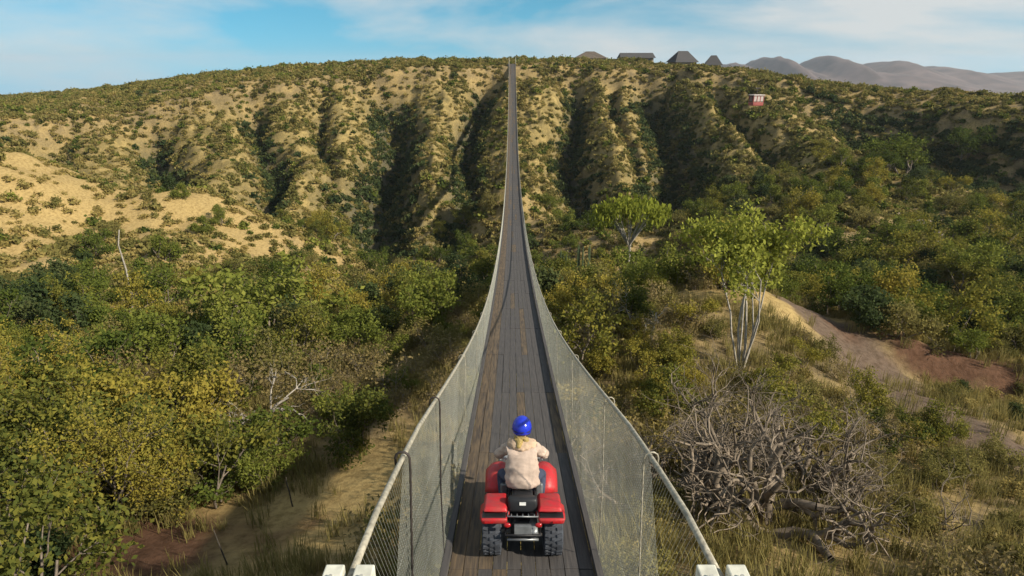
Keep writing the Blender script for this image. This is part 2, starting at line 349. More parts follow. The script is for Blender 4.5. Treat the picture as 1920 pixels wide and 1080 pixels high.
# ------------------------------------------------------------------ plants: branch skeletons, leaves
def skeleton(seed, height, trunks=1, spread=.5, levels=3, kids=4, r0=.09, bend=.25, up=.12, first=.35, shrink=.62, flat=0):
    """recursive limbs; returns P0,P1,R0,R1 and the tips"""
    R = random.Random(seed); seg = []; tips = []
    def grow(p, d, ln, r, lv):
        n = 4 if lv else 5; st = ln/n; pts = [(p, d)]
        for i in range(n):
            d = (d + Vector((R.gauss(0, bend), R.gauss(0, bend), R.gauss(0, bend)*.7 + up - (flat*.12*lv)))).normalized()
            q = p + d*st; ra = r*(1-.5*i/n); rb = r*(1-.5*(i+1)/n); seg.append((p, q, ra, rb)); p = q; pts.append((p, d))
        if lv >= levels: tips.append((p, d)); tips.append((pts[2][0], d)); return
        for k in range(kids + R.choice((-1, 0, 0, 1))):
            j = R.randint(max(1, int(first*n)), n) if lv == 0 else R.randint(1, n)
            bp, bd = pts[j]; ax = bd.orthogonal().normalized(); ax.rotate(Matrix.Rotation(R.random()*6.283, 3, bd))
            nd = (bd + ax*R.uniform(.55, 1.15)).normalized()
            grow(bp, nd, ln*shrink*R.uniform(.75, 1.2), r*(1-.5*j/n)*.68, lv+1)
        tips.append((p, d))
    for k in range(trunks):
        a = 6.283*k/trunks + R.random(); s = spread*R.uniform(.5, 1.1) if trunks > 1 else spread*.2
        grow(Vector((math.cos(a)*.12*(trunks > 1), math.sin(a)*.12*(trunks > 1), -.15)), Vector((math.cos(a)*s, math.sin(a)*s, 1)).normalized(), height*R.uniform(.45, .6), r0*R.uniform(.7, 1.0), 0)
    return seg, tips
def leaves(rng, centres, per, sig, size, elong=1.7):
    c = np.repeat(np.asarray(centres, float), per, 0); n = len(c)
    p = c + rng.normal(0, 1, (n, 3))*np.array(sig); a = rng.normal(0, 1, (n, 3)); a /= np.linalg.norm(a, axis=1, keepdims=True)
    b = np.cross(a, rng.normal(0, 1, (n, 3))); b /= np.linalg.norm(b, axis=1, keepdims=True); s = size*rng.uniform(.6, 1.4, (n, 1))
    V = np.stack([p - a*s*elong*.5, p + b*s*.5 + a*s*.1, p + a*s*elong*.5, p - b*s*.5 + a*s*.1], 1).reshape(-1, 3)
    return V, np.arange(4*n).reshape(-1, 4)
def branch_mesh(name, seg, m, n=4):
    V, Qd = tubes([s[0] for s in seg], [s[1] for s in seg], [s[2] for s in seg], [s[3] for s in seg], n)
    me = quadmesh(name, V, Qd, True); me.materials.append(m); return me
def leaf_mesh(name, rng, tips, per, sig, size, m):
    V, Qd = leaves(rng, [tuple(t[0]) for t in tips], per, sig, size); me = quadmesh(name, V, Qd); me.materials.append(m); return me

class Kind:
    """a plant kind with a few shapes; each shape is a trunk mesh and a crown mesh"""
    def __init__(s, name, n, seed, sk, per, sig, size, lm, bm_):
        s.name = name; s.shapes = []
        for k in range(n):
            seg, tips = skeleton(seed+k*17, **sk); rng = np.random.default_rng(seed+k)
            s.shapes.append((branch_mesh('trunk', seg, bm_), leaf_mesh('crown', rng, tips, per, sig, size, lm) if per else None))
    def put(s, i, x, y, z, sc, rz, label, cat, group, tilt=(0, 0), zs=1.0):
        o = empty(s.name, (x, y, z), (tilt[0], tilt[1], rz)); o.scale = (sc, sc, sc*zs)
        tr, cr = s.shapes[i % len(s.shapes)]
        link(bpy.data.objects.new('trunk', tr), o)
        if cr is not None: link(bpy.data.objects.new('crown', cr), o)
        return tag(o, label, cat, group)
K = {}
base_sk = dict(height=2.6, trunks=4, spread=.75, levels=2, kids=4, r0=.045, bend=.22, up=.05)
K['yellow'] = Kind('yellow_leaf_tree', 4, 100, dict(height=3.6, trunks=3, spread=.6, levels=3, kids=3, r0=.07, bend=.24, up=.10), 17, (.19,.19,.15), .09, M['leaf_yellow'], M['bark'])
K['green'] = Kind('green_tree', 4, 200, dict(height=3.2, trunks=3, spread=.7, levels=3, kids=3, r0=.07, bend=.24, up=.08), 17, (.19,.19,.14), .09, M['leaf_green'], M['bark'])
K['olive'] = Kind('olive_shrub', 3, 300, base_sk, 24, (.18,.18,.15), .08, M['leaf_olive'], M['twig'])
K['dark'] = Kind('dark_green_shrub', 3, 400, base_sk, 26, (.22,.22,.17), .12, M['leaf_dark'], M['bark'])
K['dry'] = Kind('dry_twiggy_shrub', 4, 500, dict(height=2.3, trunks=6, spread=.8, levels=3, kids=3, r0=.03, bend=.28, up=.04), 2, (.15,.15,.12), .08, M['leaf_dry'], M['twig'])
K['straw'] = Kind('straw_coloured_bush', 3, 600, dict(height=1.3, trunks=7, spread=.9, levels=2, kids=3, r0=.02, bend=.2, up=.05), 8, (.13,.13,.10), .09, M['leaf_straw'], M['twig'])

# ------------------------------------------------------------------ the suspension bridge
BR = empty('suspension_bridge', (0, Y0, deck_z(Y0)))
tag(BR, 'long sagging suspension footbridge with timber deck and wire mesh sides across the canyon', 'bridge')
def bpt(p): return (p[0]-0, p[1]-Y0, p[2]-deck_z(Y0))
HW = 1.0
def cab_h(y): return .85 + 2.1*math.exp(-(abs(y-3)/13)**1.3) + 1.2*math.exp(-(abs(Y1-y)/16)**1.3)
def cab(s, y): return (s*(1.02 + .10*min(1, max(0, (y-2.5)/3))), y, deck_z(y) + cab_h(y))
# deck boards: ten runs of lengthwise boards with the left two painted sunlit brown, a few more brown at random
def board(x0, x1, ya, yb, dz, V, F):
    k = max(1, int(math.ceil((yb-ya)/2.0))); b0 = len(V)
    for i in range(k+1):
        y = ya + (yb-ya)*i/k; z = deck_z(y)+dz
        for (x, zz) in ((x0, z), (x1, z), (x1, z-.05), (x0, z-.05)): V.append(bpt((x, y, zz)))
    for i in range(k):
        a = b0+4*i
        for j in range(4): F.append((a+j, a+(j+1) % 4, a+4+(j+1) % 4, a+4+j))
    F.append((b0+3, b0+2, b0+1, b0)); e = b0+4*k; F.append((e, e+1, e+2, e+3))
NB = 10; bw = 2*HW/NB; restV = {0: [], 1: []}; restF = {0: [], 1: []}
y = Y0; row = 0
while y < Y1-.1:
    ye = min(y+4.0, Y1)
    for j in range(NB):
        x0 = -HW+j*bw+.004; x1 = x0+bw-.008; dz = RND.uniform(-.008, .008); br = 1 if (j in (0, 1) or RND.random() < .07) else 0
        g = RND.uniform(.003, .008)
        if y < 38:
            V, F = [], []; board(x0, x1, y+g, ye-g, dz, V, F); meshobj('deck_board', V, F, M['timber_sunlit_brown' if br else 'timber'], BR)
        else: board(x0, x1, y+g, ye-g, dz, restV[br], restF[br])
    y = ye; row += 1
for b in (0, 1):
    tag(meshobj('decking', restV[b], restF[b], M['timber_sunlit_brown' if b else 'timber'], BR), kind='stuff')
bmr = bmesh.new(); y = Y0+.5
while y < Y1:
    z = deck_z(y)
    if y < 34:
        b1 = bmesh.new(); bbox(b1, -1.16, 1.16, y-Y0-.05, y-Y0+.05, z-deck_z(Y0)-.19, z-deck_z(Y0)-.065); bmobj('cross_beam', b1, M['iron'], BR)
    else: bbox(bmr, -1.16, 1.16, y-Y0-.05, y-Y0+.05, z-deck_z(Y0)-.19, z-deck_z(Y0)-.065)
    y += 2.0
tag(bmobj('floor_beams', bmr, M['iron'], BR), kind='stuff')
yy = np.concatenate([np.arange(Y0, 30, .75), np.arange(30, Y1, 2.0), [Y1]])
for s in (-1, 1):
    polytube('main_cable', [bpt(cab(s, float(y))) for y in yy], .024, M['cable'], BR, 8)
    polytube('deck_cable', [bpt((s*1.1, float(y), deck_z(float(y))-.04)) for y in yy], .025, M['iron'], BR, 6)
    V, F = [], []
    for i, y in enumerate(yy):
        for (x, dz) in ((s*1.0, .02), (s*1.0, .14), (s*1.085, .14), (s*1.085, .02)): V.append(bpt((x, float(y), deck_z(float(y))+dz)))
        if i:
            a = 4*(i-1)
            for j in range(4): F.append((a+j, a+(j+1) % 4, a+4+(j+1) % 4, a+4+j))
    meshobj('kerb', V, F, M['timber'], BR)
    # hangers: dark rods that hook over the main cable
    y = Y0+1.9
    while y < Y1-1:
        c = Vector(cab(s, y)); b = Vector((s*1.1, y, deck_z(y)-.05)); pts = [b, b.lerp(c, .5) + Vector((-s*.015, .0, 0))]
        hk = .062
        pts += [c + Vector((-s*hk, 0, -.12))] + [c + Vector((-s*hk*math.cos(t), 0, hk*math.sin(t))) for t in (0, .6, 1.2, 1.9, 2.5, 3.14)] + [c + Vector((s*hk, 0, -.07))]
        if y < 40: polytube('hanger', [bpt(p) for p in pts], .012 if y < 8 and s < 0 else .008, M['iron' if y < 8 and s < 0 else 'cable'], BR, 6)
        else: polytube('hanger', [bpt(b), bpt(c + Vector((0, 0, .03)))], .012, M['steel'], BR, 4)
        y += 2.35 if y < 6 else 4.0
    # wire mesh, bay by bay: two families of slanting wires plus line wires
    y = Y0+.15; bay = 0
    while y < Y1-.1:
        ye = min(y+6, Y1); sp = .06 if y < 8 else .082 if y < 60 else (.09 if y < 120 else .14); rad = .0013 if y < 60 else (.0034 if y < 120 else .005)
        A, B = [], []
        for yq in np.arange(y, ye, sp):
            for sl in (-1, 1):
                hgt = cab_h(yq); y2 = yq + sl*hgt*.62; y2 = min(max(y2, Y0), Y1); p = Vector((s*1.095, yq, deck_z(yq)+.03)); q = Vector(cab(s, y2))
                A.append(bpt(p)); B.append(bpt(q))
        for f in (.02, .35, .68):
            ks = np.linspace(y, ye, 5)
            for k0, k1 in zip(ks[:-1], ks[1:]):
                for tt, lst in ((k0, A), (k1, B)):
                    lo = Vector((s*1.095, tt, deck_z(tt)+.03)); lst.append(bpt(lo.lerp(Vector(cab(s, tt)), f)))
        V, Qd = tubes(A, B, np.full(len(A), rad), np.full(len(A), rad), 3)
        m = quadmesh('safety_mesh', V, Qd); m.materials.append(M['wire']); link(bpy.data.objects.new('safety_mesh', m), BR)
        y = ye
# tower at the near end and portal at the far end: posts whose heads hold the cable between two plates
def post(s, yc, part):
    cx, cy, cz = cab(s, yc); bx, by, bz = bpt((cx, cy, cz)); g = h1(cx, yc)-deck_z(Y0)-.4
    b = bmesh.new(); bbox(b, bx-.10, bx+.10, by-.12, by+.12, g, bz-.10); o = bmobj('tower_leg', b, M['concrete'], BR, bevel=.01)
    for k in (-1, 1):
        b = bmesh.new(); w0, w1 = sorted((bx+k*.03, bx+k*.135)); bbox(b, w0, w1, by-.30, by+.22, bz-.098, bz+.05); sp_ = bmobj('saddle_plate', b, M['white_paint'], o, bevel=.008)
        for dy in (-.18, .12):
            b = bmesh.new(); bmesh.ops.create_cone(b, cap_ends=True, segments=6, radius1=.011, radius2=.011, depth=.02, matrix=Matrix.Translation(((w0+w1)/2, by+dy, bz+.06))); bmobj('bolt', b, M['steel'], o)
for s in (-1, 1): post(s, 2.42, 0)
for s in (-1, 1): post(s, Y1-.3, 1)
b = bmesh.new(); bbox(b, -1.45, 1.45, -4.0, -.02, -1.6, -.055); bmobj('abutment', b, M['concrete'], BR, bevel=.03)
b = bmesh.new(); bbox(b, -1.6, 1.6, Y1-Y0+.02, Y1-Y0+5, deck_z(Y1)-deck_z(Y0)-2, deck_z(Y1)-deck_z(Y0)-.02); bmobj('abutment', b, M['concrete'], BR, bevel=.03)
# ------------------------------------------------------------------ the quad bike and its rider
M.update(
    red=mat('red_plastic', (.50,.012,.022), .45, .12, 9, .15, col2=(.33,.045,.04), spec=.4), black=mat('black_plastic', (.018,.018,.02), .5, .3, 8, .15),
    rubber=mat('tyre_rubber', (.065,.073,.09), .85, .45, 7, .4, col2=(.035,.038,.046)), mud=mat('dry_mud', (.16,.13,.09), .95, .4, 9, .4),
    rim=mat('rim_metal', (.12,.12,.13), .45, .2, 8, metal=.5), seat=mat('seat_vinyl', (.02,.021,.024), .45, .2, 6, .1), chrome=mat('grey_tube', (.22,.23,.24), .4, .2, 8, metal=.5),
    plate=mat('plate_white', (.7,.7,.68), .5, .1, 9), lamp=mat('tail_lamp', (.35,.01,.012), .2, .1, 5, spec=.6), glass=mat('headlamp_lens', (.6,.62,.62), .15, .1, 4, spec=.6),
    helmet=mat('helmet_blue', (.012,.03,.46), .18, .1, 3, spec=.6), jacket=mat('jacket_cloth', (.43,.335,.275), .9, .2, 7, .4), hood=mat('hood_cloth', (.50,.36,.25), .9, .15, 7, .3),
    hair=mat('blond_hair', (.36,.26,.09), .6, .35, 26, .6, stretch=(6, 6, 1)), skin=mat('skin', (.5,.3,.21), .6, .1, 6), trousers=mat('trousers_cloth', (.05,.06,.10), .9, .25, 8, .2),
    boot=mat('boot', (.10,.085,.07), .8, .3, 9), glove=mat('glove', (.10,.09,.085), .8, .2, 9), eye=mat('eye_dark', (.03,.02,.02), .3, .1, 5))
AY = 7.62; asl = math.atan(-(.235-.0024548*(AY-6)))
ATV = empty('quad_bike', (0.02, AY, deck_z(AY)+.012), (asl, 0, 0)); tag(ATV, 'red four-wheeled quad bike driving away along the bridge deck', 'quad bike')
def lathe(prof, n, axis='x'):
    V = []; F = []
    for i in range(n):
        a = 2*math.pi*i/n
        for (x, r) in prof: V.append((x, r*math.cos(a), r*math.sin(a)))
    k = len(prof)
    for i in range(n):
        for j in range(k-1): F.append((i*k+j, i*k+j+1, ((i+1) % n)*k+j+1, ((i+1) % n)*k+j))
    return V, F
def wheel(x, y, R, w):
    hub = bmesh.new(); bmesh.ops.create_cone(hub, cap_ends=True, segments=20, radius1=.07, radius2=.07, depth=w*.8, matrix=Matrix.Rotation(math.pi/2, 4, 'Y'))
    o = bmobj('wheel', hub, M['rim'], ATV, True); o.location = (x, y, R)
    h = w/2; V, F = lathe([(-h*.75, R*.55), (-h, R*.68), (-h*1.02, R*.84), (-h*.88, R*.95), (-h*.4, R*.985), (h*.4, R*.985), (h*.88, R*.95), (h*1.02, R*.84), (h, R*.68), (h*.75, R*.55)], 40)
    b = bmesh.new(); vs = [b.verts.new(v) for v in V]
    for f in F: b.faces.new([vs[i] for i in f])
    for k in range(22):                                        # chunky tread lugs in three staggered rows
        for (cx, off, ln) in ((-h*.62, 0, .075), (0, .5, .055), (h*.62, 0, .075)):
            a = 2*math.pi*(k+off)/22; mt = Matrix.Rotation(a, 4, 'X') @ Matrix.Translation((cx, R*.985, 0)) @ Matrix.Rotation(.25*(1 if cx > 0 else -1 if cx < 0 else 0), 4, 'Y')
            bbox(b, -ln*.5, ln*.5, -.014, .018, -.02, .02, mt)
    bmobj('tyre', b, M['rubber'], o)
    V, F = lathe([(-h*.7, R*.55), (-h*.55, R*.5), (-h*.3, R*.46), (0, R*.2), (h*.3, R*.46), (h*.55, R*.5), (h*.7, R*.55)], 28)
    meshobj('rim', V, F, M['rim'], o, True)
RA, FA = -.60, .66
for s in (-1, 1): wheel(s*.435, RA, .315, .27); wheel(s*.45, FA, .305, .21)
def fender(name, s, yc, zc, rad, x0, x1, a0, a1, drop, m, squash=1.0):
    """a mudguard: an arched shell over the wheel with a rolled, drooping outer lip"""
    b = bmesh.new(); na, nx_ = 12, 7; g = []
    for i in range(na+1):
        a = math.radians(a0 + (a1-a0)*i/na); rowv = []
        for j in range(nx_+1):
            f = j/nx_; x = x0+(x1-x0)*f; r = rad + .035*math.sin(math.pi*min(f*1.2, 1)) - drop*max(0, f-.65)**1.5*3
            rowv.append(b.verts.new((s*x, yc + r*math.cos(a)*squash, zc + r*math.sin(a))))
        g.append(rowv)
    for i in range(na):
        for j in range(nx_): b.faces.new((g[i][j], g[i][j+1], g[i+1][j+1], g[i+1][j]))
    return bmobj(name, b, m, ATV, True, solid=.014)
for s in (-1, 1):
    o = fender('rear_fender', s, RA+.02, .315, .42, .19, .60, 15, 128, .14, M['red'])
    # raised upper shoulder of the rear mudguard, with the dark crease between them
    b = bmesh.new(); vs = bbox(b, s*.385-.175, s*.385+.175, RA-.29, RA+.22, .735, .80)
    for v in vs:
        if v.co.z > .77: v.co.x = s*.385 + (v.co.x-s*.385)*.82; v.co.y = RA-.03 + (v.co.y-RA+.03)*.86
    bmobj('fender_shoulder', b, M['red'], o, True, bevel=.022)
    b = bmesh.new(); vs = bbox(b, s*.40-.19, s*.40+.19, RA-.40, RA-.20, .60, .692)
    for v in vs:
        if v.co.z < .65: v.co.x = s*.40 + (v.co.x-s*.40)*.9; v.co.y += .03
    bmobj('fender_flare', b, M['red'], o, True, bevel=.03)
    b = bmesh.new(); bbox(b, s*.47-.06, s*.47+.06, RA-.409, RA-.395, .635, .665); bmobj('reflector', b, M['lamp'], o, bevel=.004)
    b = bmesh.new(); bbox(b, s*.40-.165, s*.40+.165, RA-.36, RA-.16, .690, .702); bmobj('fender_seam', b, M['black'], o, bevel=.004)
    b = bmesh.new(); vs = bbox(b, s*.27-.06, s*.27+.06, .02, .40, .40, .74)
    bmobj('leg_shield', b, M['chrome'], ATV, bevel=.03)
    fender('front_fender', s, FA, .33, .42, .22, .575, 0, 160, .14, M['red'])
    b = bmesh.new(); bbox(b, s*.36-.15, s*.36+.15, -.28, .36, .33, .36); bmobj('footrest', b, M['chrome'], ATV, bevel=.01)
    b = bmesh.new(); bbox(b, s*.20-.02, s*.20+.02, -.42, .44, .36, .62); bmobj('side_panel', b, M['black'], ATV, bevel=.015)
    b = bmesh.new(); bmesh.ops.create_uvsphere(b, u_segments=14, v_segments=8, radius=1); bmesh.ops.scale(b, vec=(.05, .025, .035), verts=b.verts); bmesh.ops.translate(b, vec=(s*.215, RA-.42, .62), verts=b.verts); bmobj('tail_light', b, M['lamp'], ATV, True)
    b = bmesh.new(); bmesh.ops.create_uvsphere(b, u_segments=14, v_segments=8, radius=1); bmesh.ops.scale(b, vec=(.07, .04, .05), verts=b.verts); bmesh.ops.translate(b, vec=(s*.22, FA+.46, .70), verts=b.verts); bmobj('headlight', b, M['glass'], ATV, True)
# frame, axles, engine, body, seat
b = bmesh.new(); bbox(b, -.17, .17, -.72, .80, .26, .52); bmobj('chassis', b, M['black'], ATV, bevel=.04)
polytube('rear_axle', [(-.42, RA, .315), (.42, RA, .315)], .035, M['chrome'], ATV); polytube('front_axle', [(-.42, FA, .305), (.42, FA, .305)], .03, M['chrome'], ATV)
b = bmesh.new(); vs = bbox(b, -.17, .17, .18, 1.02, .56, .90)
for v in vs:
    if v.co.y > .9: v.co.x *= .8; v.co.z = .58 if v.co.z < .7 else .80
bmobj('front_cowl', b, M['red'], ATV, bevel=.05)
b = bmesh.new(); bmesh.ops.create_uvsphere(b, u_segments=18, v_segments=12, radius=1); bmesh.ops.scale(b, vec=(.15, .26, .14), verts=b.verts); bmesh.ops.translate(b, vec=(0, .12, .80), verts=b.verts); bmobj('fuel_tank', b, M['red'], ATV, True)
b = bmesh.new(); vs = bbox(b, -.16, .16, -.72, .06, .64, .83)
for v in vs:
    if v.co.z > .8 and v.co.y < -.5: v.co.z += .035
    if v.co.z < .7: v.co.x *= .85
bmobj('seat', b, M['seat'], ATV, bevel=.05, smooth=True)
b = bmesh.new(); vs = bbox(b, -.21, .21, -.80, -.64, .68, .89)
bmobj('backrest', b, M['seat'], ATV, bevel=.045, smooth=True)
b = bmesh.new(); bbox(b, -.045, .045, -.812, -.803, .80, .845); bmobj('maker_plate', b, M['plate'], ATV)
RK = polytube('rear_rack', [(-.20, -.55, .70), (-.21, -.92, .69), (.21, -.92, .69), (.20, -.55, .70)], .012, M['chrome'], ATV, 8)
for k in range(5): polytube('rack_bar', [(-.16+.08*k, -.91, .69), (-.16+.08*k, -.86, .69), (-.16+.08*k, -.70, .62)], .009, M['chrome'], RK, 6)
FR = polytube('front_rack', [(-.34, .62, .87), (-.32, 1.12, .85), (.32, 1.12, .85), (.34, .62, .87)], .013, M['chrome'], ATV, 8)
for k in range(4): polytube('rack_bar', [(-.33, .70+.12*k, .868), (.33, .70+.12*k, .868)], .008, M['chrome'], FR, 6)
b = bmesh.new(); bbox(b, -.12, .12, -1.0, -.94, .44, .60); bmobj('number_plate', b, M['chrome'], ATV, bevel=.006)
polytube('rear_bumper', [(-.24, -.80, .48), (-.24, -1.0, .46), (.24, -1.0, .46), (.24, -.80, .48)], .018, M['black'], ATV, 8)
polytube('tow_bar', [(-.22, -.93, .36), (.22, -.93, .36)], .02, M['chrome'], ATV, 8)
polytube('exhaust', [(.15, -.30, .50), (.15, -.62, .47), (.15, -.98, .47)], [.035, .065, .065], M['chrome'], ATV, 14)
polytube('handlebar', [(-.42, .47, 1.06), (-.28, .52, 1.07), (-.10, .60, 1.02), (.10, .60, 1.02), (.28, .52, 1.07), (.42, .47, 1.06)], .013, M['black'], ATV, 8)
polytube('steering_column', [(0, .60, 1.02), (0, .78, .62)], .025, M['black'], ATV, 8)
b = bmesh.new(); bbox(b, -.09, .09, .56, .70, .98, 1.06); bmobj('instrument_pod', b, M['black'], ATV, bevel=.03)
for s in (-1, 1):
    polytube('grip', [(s*.42, .47, 1.06), (s*.31, .51, 1.068)], .018, M['black'], ATV, 8)
    polytube('brake_lever', [(s*.28, .55, 1.06), (s*.42, .53, 1.045)], .006, M['chrome'], ATV, 6)

PERSON = empty('person', ATV.matrix_basis @ Vector((0, -.10, 0)), (asl, 0, 0)); tag(PERSON, 'rider in blue helmet and pale pinkish jacket seated on the red quad bike', 'person')
def skin(name, pts, edges, m, parent, sub=2, root=0):
    """pts: list of (x, y, z, radius or (rx, ry))"""
    me = bpy.data.meshes.new(name); me.from_pydata([p[:3] for p in pts], edges, []); me.update(); me.materials.append(m)
    o = link(bpy.data.objects.new(name, me), parent); k = o.modifiers.new('skin', 'SKIN'); k.use_smooth_shade = True
    for i, p in enumerate(pts):
        r = p[3]; me.skin_vertices[0].data[i].radius = r if isinstance(r, tuple) else (r, r)
        me.skin_vertices[0].data[i].use_root = (i == root)
    q = o.modifiers.new('sub', 'SUBSURF'); q.levels = q.render_levels = sub
    return o
P = [(0,-.20,.92,(.14,.11)), (0,-.17,1.08,(.125,.10)), (0,-.09,1.24,(.14,.105)), (0,-.02,1.40,(.12,.08)), (0,.01,1.50,.055), (0,.035,1.57,.062), (0,.05,1.66,(.075,.09)), (0,.05,1.73,(.05,.06))]
E = [(i, i+1) for i in range(7)]
for s in (-1, 1):
    b0 = len(P)
    P += [(s*.17,-.02,1.40,.062), (s*.27,.10,1.27,.05), (s*.34,.22,1.17,.042), (s*.355,.40,1.12,.036), (s*.365,.53,1.085,.026), (s*.365,.575,1.085,(.035,.022))]
    E += [(3, b0)] + [(b0+i, b0+i+1) for i in range(5)]
    for k, (fx, ln) in enumerate(((-.032,.05), (-.011,.056), (.011,.053), (.032,.044))):
        f0 = len(P); P += [(s*.365+fx,.605,1.09,.010), (s*.365+fx,.62+ln*.2,1.07,.009), (s*.365+fx,.61,1.045,.008)]; E += [(b0+5, f0), (f0, f0+1), (f0+1, f0+2)]
    f0 = len(P); P += [(s*.325,.565,1.07,.011), (s*.315,.59,1.045,.009)]; E += [(b0+4, f0), (f0, f0+1)]
    l0 = len(P); P += [(s*.11,-.15,.91,.095), (s*.22,.06,.90,.085), (s*.31,.24,.86,.065), (s*.30,.21,.66,.06), (s*.285,.16,.46,.045), (s*.29,.20,.40,.045), (s*.30,.33,.38,.035)]
    E += [(0, l0)] + [(l0+i, l0+i+1) for i in range(6)]
BODY = skin('body', P, E, M['skin'], PERSON, 1)
# jacket: loose, puffed at the hem, sleeves to the wrists
J = [(0,-.27,.84,(.27,.19)), (0,-.25,.95,(.275,.20)), (0,-.21,1.10,(.265,.19)), (0,-.13,1.25,(.25,.175)), (0,-.06,1.37,(.21,.14)), (0,-.01,1.44,(.11,.09))]
JE = [(i, i+1) for i in range(5)]
for s in (-1, 1):
    b0 = len(J); J += [(s*.185,-.03,1.385,.095), (s*.285,.09,1.27,.085), (s*.35,.22,1.17,.075), (s*.36,.37,1.13,.064), (s*.365,.50,1.09,.05)]
    JE += [(4, b0)] + [(b0+i, b0+i+1) for i in range(4)]
JK = skin('jacket', J, JE, M['jacket'], PERSON, 2); tx = bpy.data.textures.new('cloth_folds', 'CLOUDS'); tx.noise_scale = .11
dm = JK.modifiers.new('folds', 'DISPLACE'); dm.texture = tx; dm.strength = .06; dm.mid_level = .5
tx2 = bpy.data.textures.new('fine_folds', 'CLOUDS'); tx2.noise_scale = .045; JK.modifiers['sub'].levels = JK.modifiers['sub'].render_levels = 3
dm = JK.modifiers.new('fine_folds', 'DISPLACE'); dm.texture = tx2; dm.strength = .03; dm.mid_level = .5
T = [(0,-.17,.92,(.15,.12))]; TE = []
for s in (-1, 1):
    b0 = len(T); T += [(s*.12,-.13,.92,.11), (s*.23,.07,.905,.098), (s*.315,.25,.865,.078), (s*.305,.215,.66,.072), (s*.288,.165,.47,.06)]; TE += [(0, b0)] + [(b0+i, b0+i+1) for i in range(4)]
skin('trousers', T, TE, M['trousers'], PERSON, 2)
for s in (-1, 1): skin('boot', [(s*.288,.15,.50,.066), (s*.29,.16,.42,.06), (s*.295,.26,.405,.052), (s*.302,.36,.40,.042)], [(0,1),(1,2),(2,3)], M['boot'], PERSON, 2)
skin('hood', [(-.18,.02,1.44,.068), (-.15,-.10,1.46,.088), (0,-.17,1.46,.105), (.15,-.10,1.46,.088), (.18,.02,1.44,.068), (0,-.20,1.36,.085)], [(0,1),(1,2),(2,3),(3,4),(2,5)], M['hood'], PERSON, 3, 2)
hd = [o for o in PERSON.children if o.name.startswith('hood')][0]; dm = hd.modifiers.new('fur', 'DISPLACE'); dm.texture = tx2; dm.strength = .05; dm.mid_level = .5
skin('hair', [(0,-.07,1.60,.07), (-.03,-.11,1.53,.062), (-.04,-.16,1.50,.05), (.05,-.11,1.54,.055), (.09,-.13,1.49,.04), (-.09,-.10,1.50,.045), (-.06,-.21,1.43,.035)], [(0,1),(1,2),(0,3),(3,4),(0,5),(2,6)], M['hair'], PERSON, 2)
hb = bmesh.new(); bmesh.ops.create_uvsphere(hb, u_segments=32, v_segments=20, radius=1)
bmesh.ops.delete(hb, geom=[v for v in hb.verts if v.co.z < -.62 or (v.co.z < .05 and v.co.y > .55)], context='VERTS'); bmesh.ops.scale(hb, vec=(.14, .17, .165), verts=hb.verts)
HM = bmobj('helmet', hb, M['helmet'], PERSON, True, solid=.014); HM.location = (0, .035, 1.675); HM.rotation_euler = (-.12, 0, 0)
vb = bmesh.new(); bmesh.ops.create_uvsphere(vb, u_segments=24, v_segments=12, radius=1); bmesh.ops.delete(vb, geom=[v for v in vb.verts if not (-.1 < v.co.z < .35 and v.co.y > .4)], context='VERTS'); bmesh.ops.scale(vb, vec=(.145, .20, .16), verts=vb.verts)
polytube('helmet_strap', [(-.146, -.02, -.02), (-.10, -.125, -.045), (0, -.172, -.05), (.10, -.125, -.045), (.146, -.02, -.02)], .010, M['black'], HM, 6)
for s in (-1, 0, 1): polytube('vent', [(s*.055, -.06, .150 - .02*abs(s)), (s*.06, -.12, .108 - .02*abs(s))], .009, M['black'], HM, 6)
bmobj('visor', vb, M['black'], HM, True, solid=.006)
for s in (-1, 1):
    b = bmesh.new(); bmesh.ops.create_uvsphere(b, u_segments=10, v_segments=6, radius=.013); bmesh.ops.translate(b, vec=(s*.03, .135, 1.645), verts=b.verts); bmobj('eye', b, M['eye'], BODY, True)
    b = bmesh.new(); bmesh.ops.create_uvsphere(b, u_segments=10, v_segments=6, radius=1); bmesh.ops.scale(b, vec=(.012, .022, .032), verts=b.verts); bmesh.ops.translate(b, vec=(s*.078, .045, 1.635), verts=b.verts); bmobj('ear', b, M['skin'], BODY, True)
skin('nose', [(0,.13,1.64,.008), (0,.152,1.605,.014), (0,.135,1.595,.010)], [(0,1),(1,2)], M['skin'], BODY, 1)
skin('mouth', [(-.022,.122,1.572,.006), (0,.132,1.570,.008), (.022,.122,1.572,.006)], [(0,1),(1,2)], M['lamp'], BODY, 1, 1)
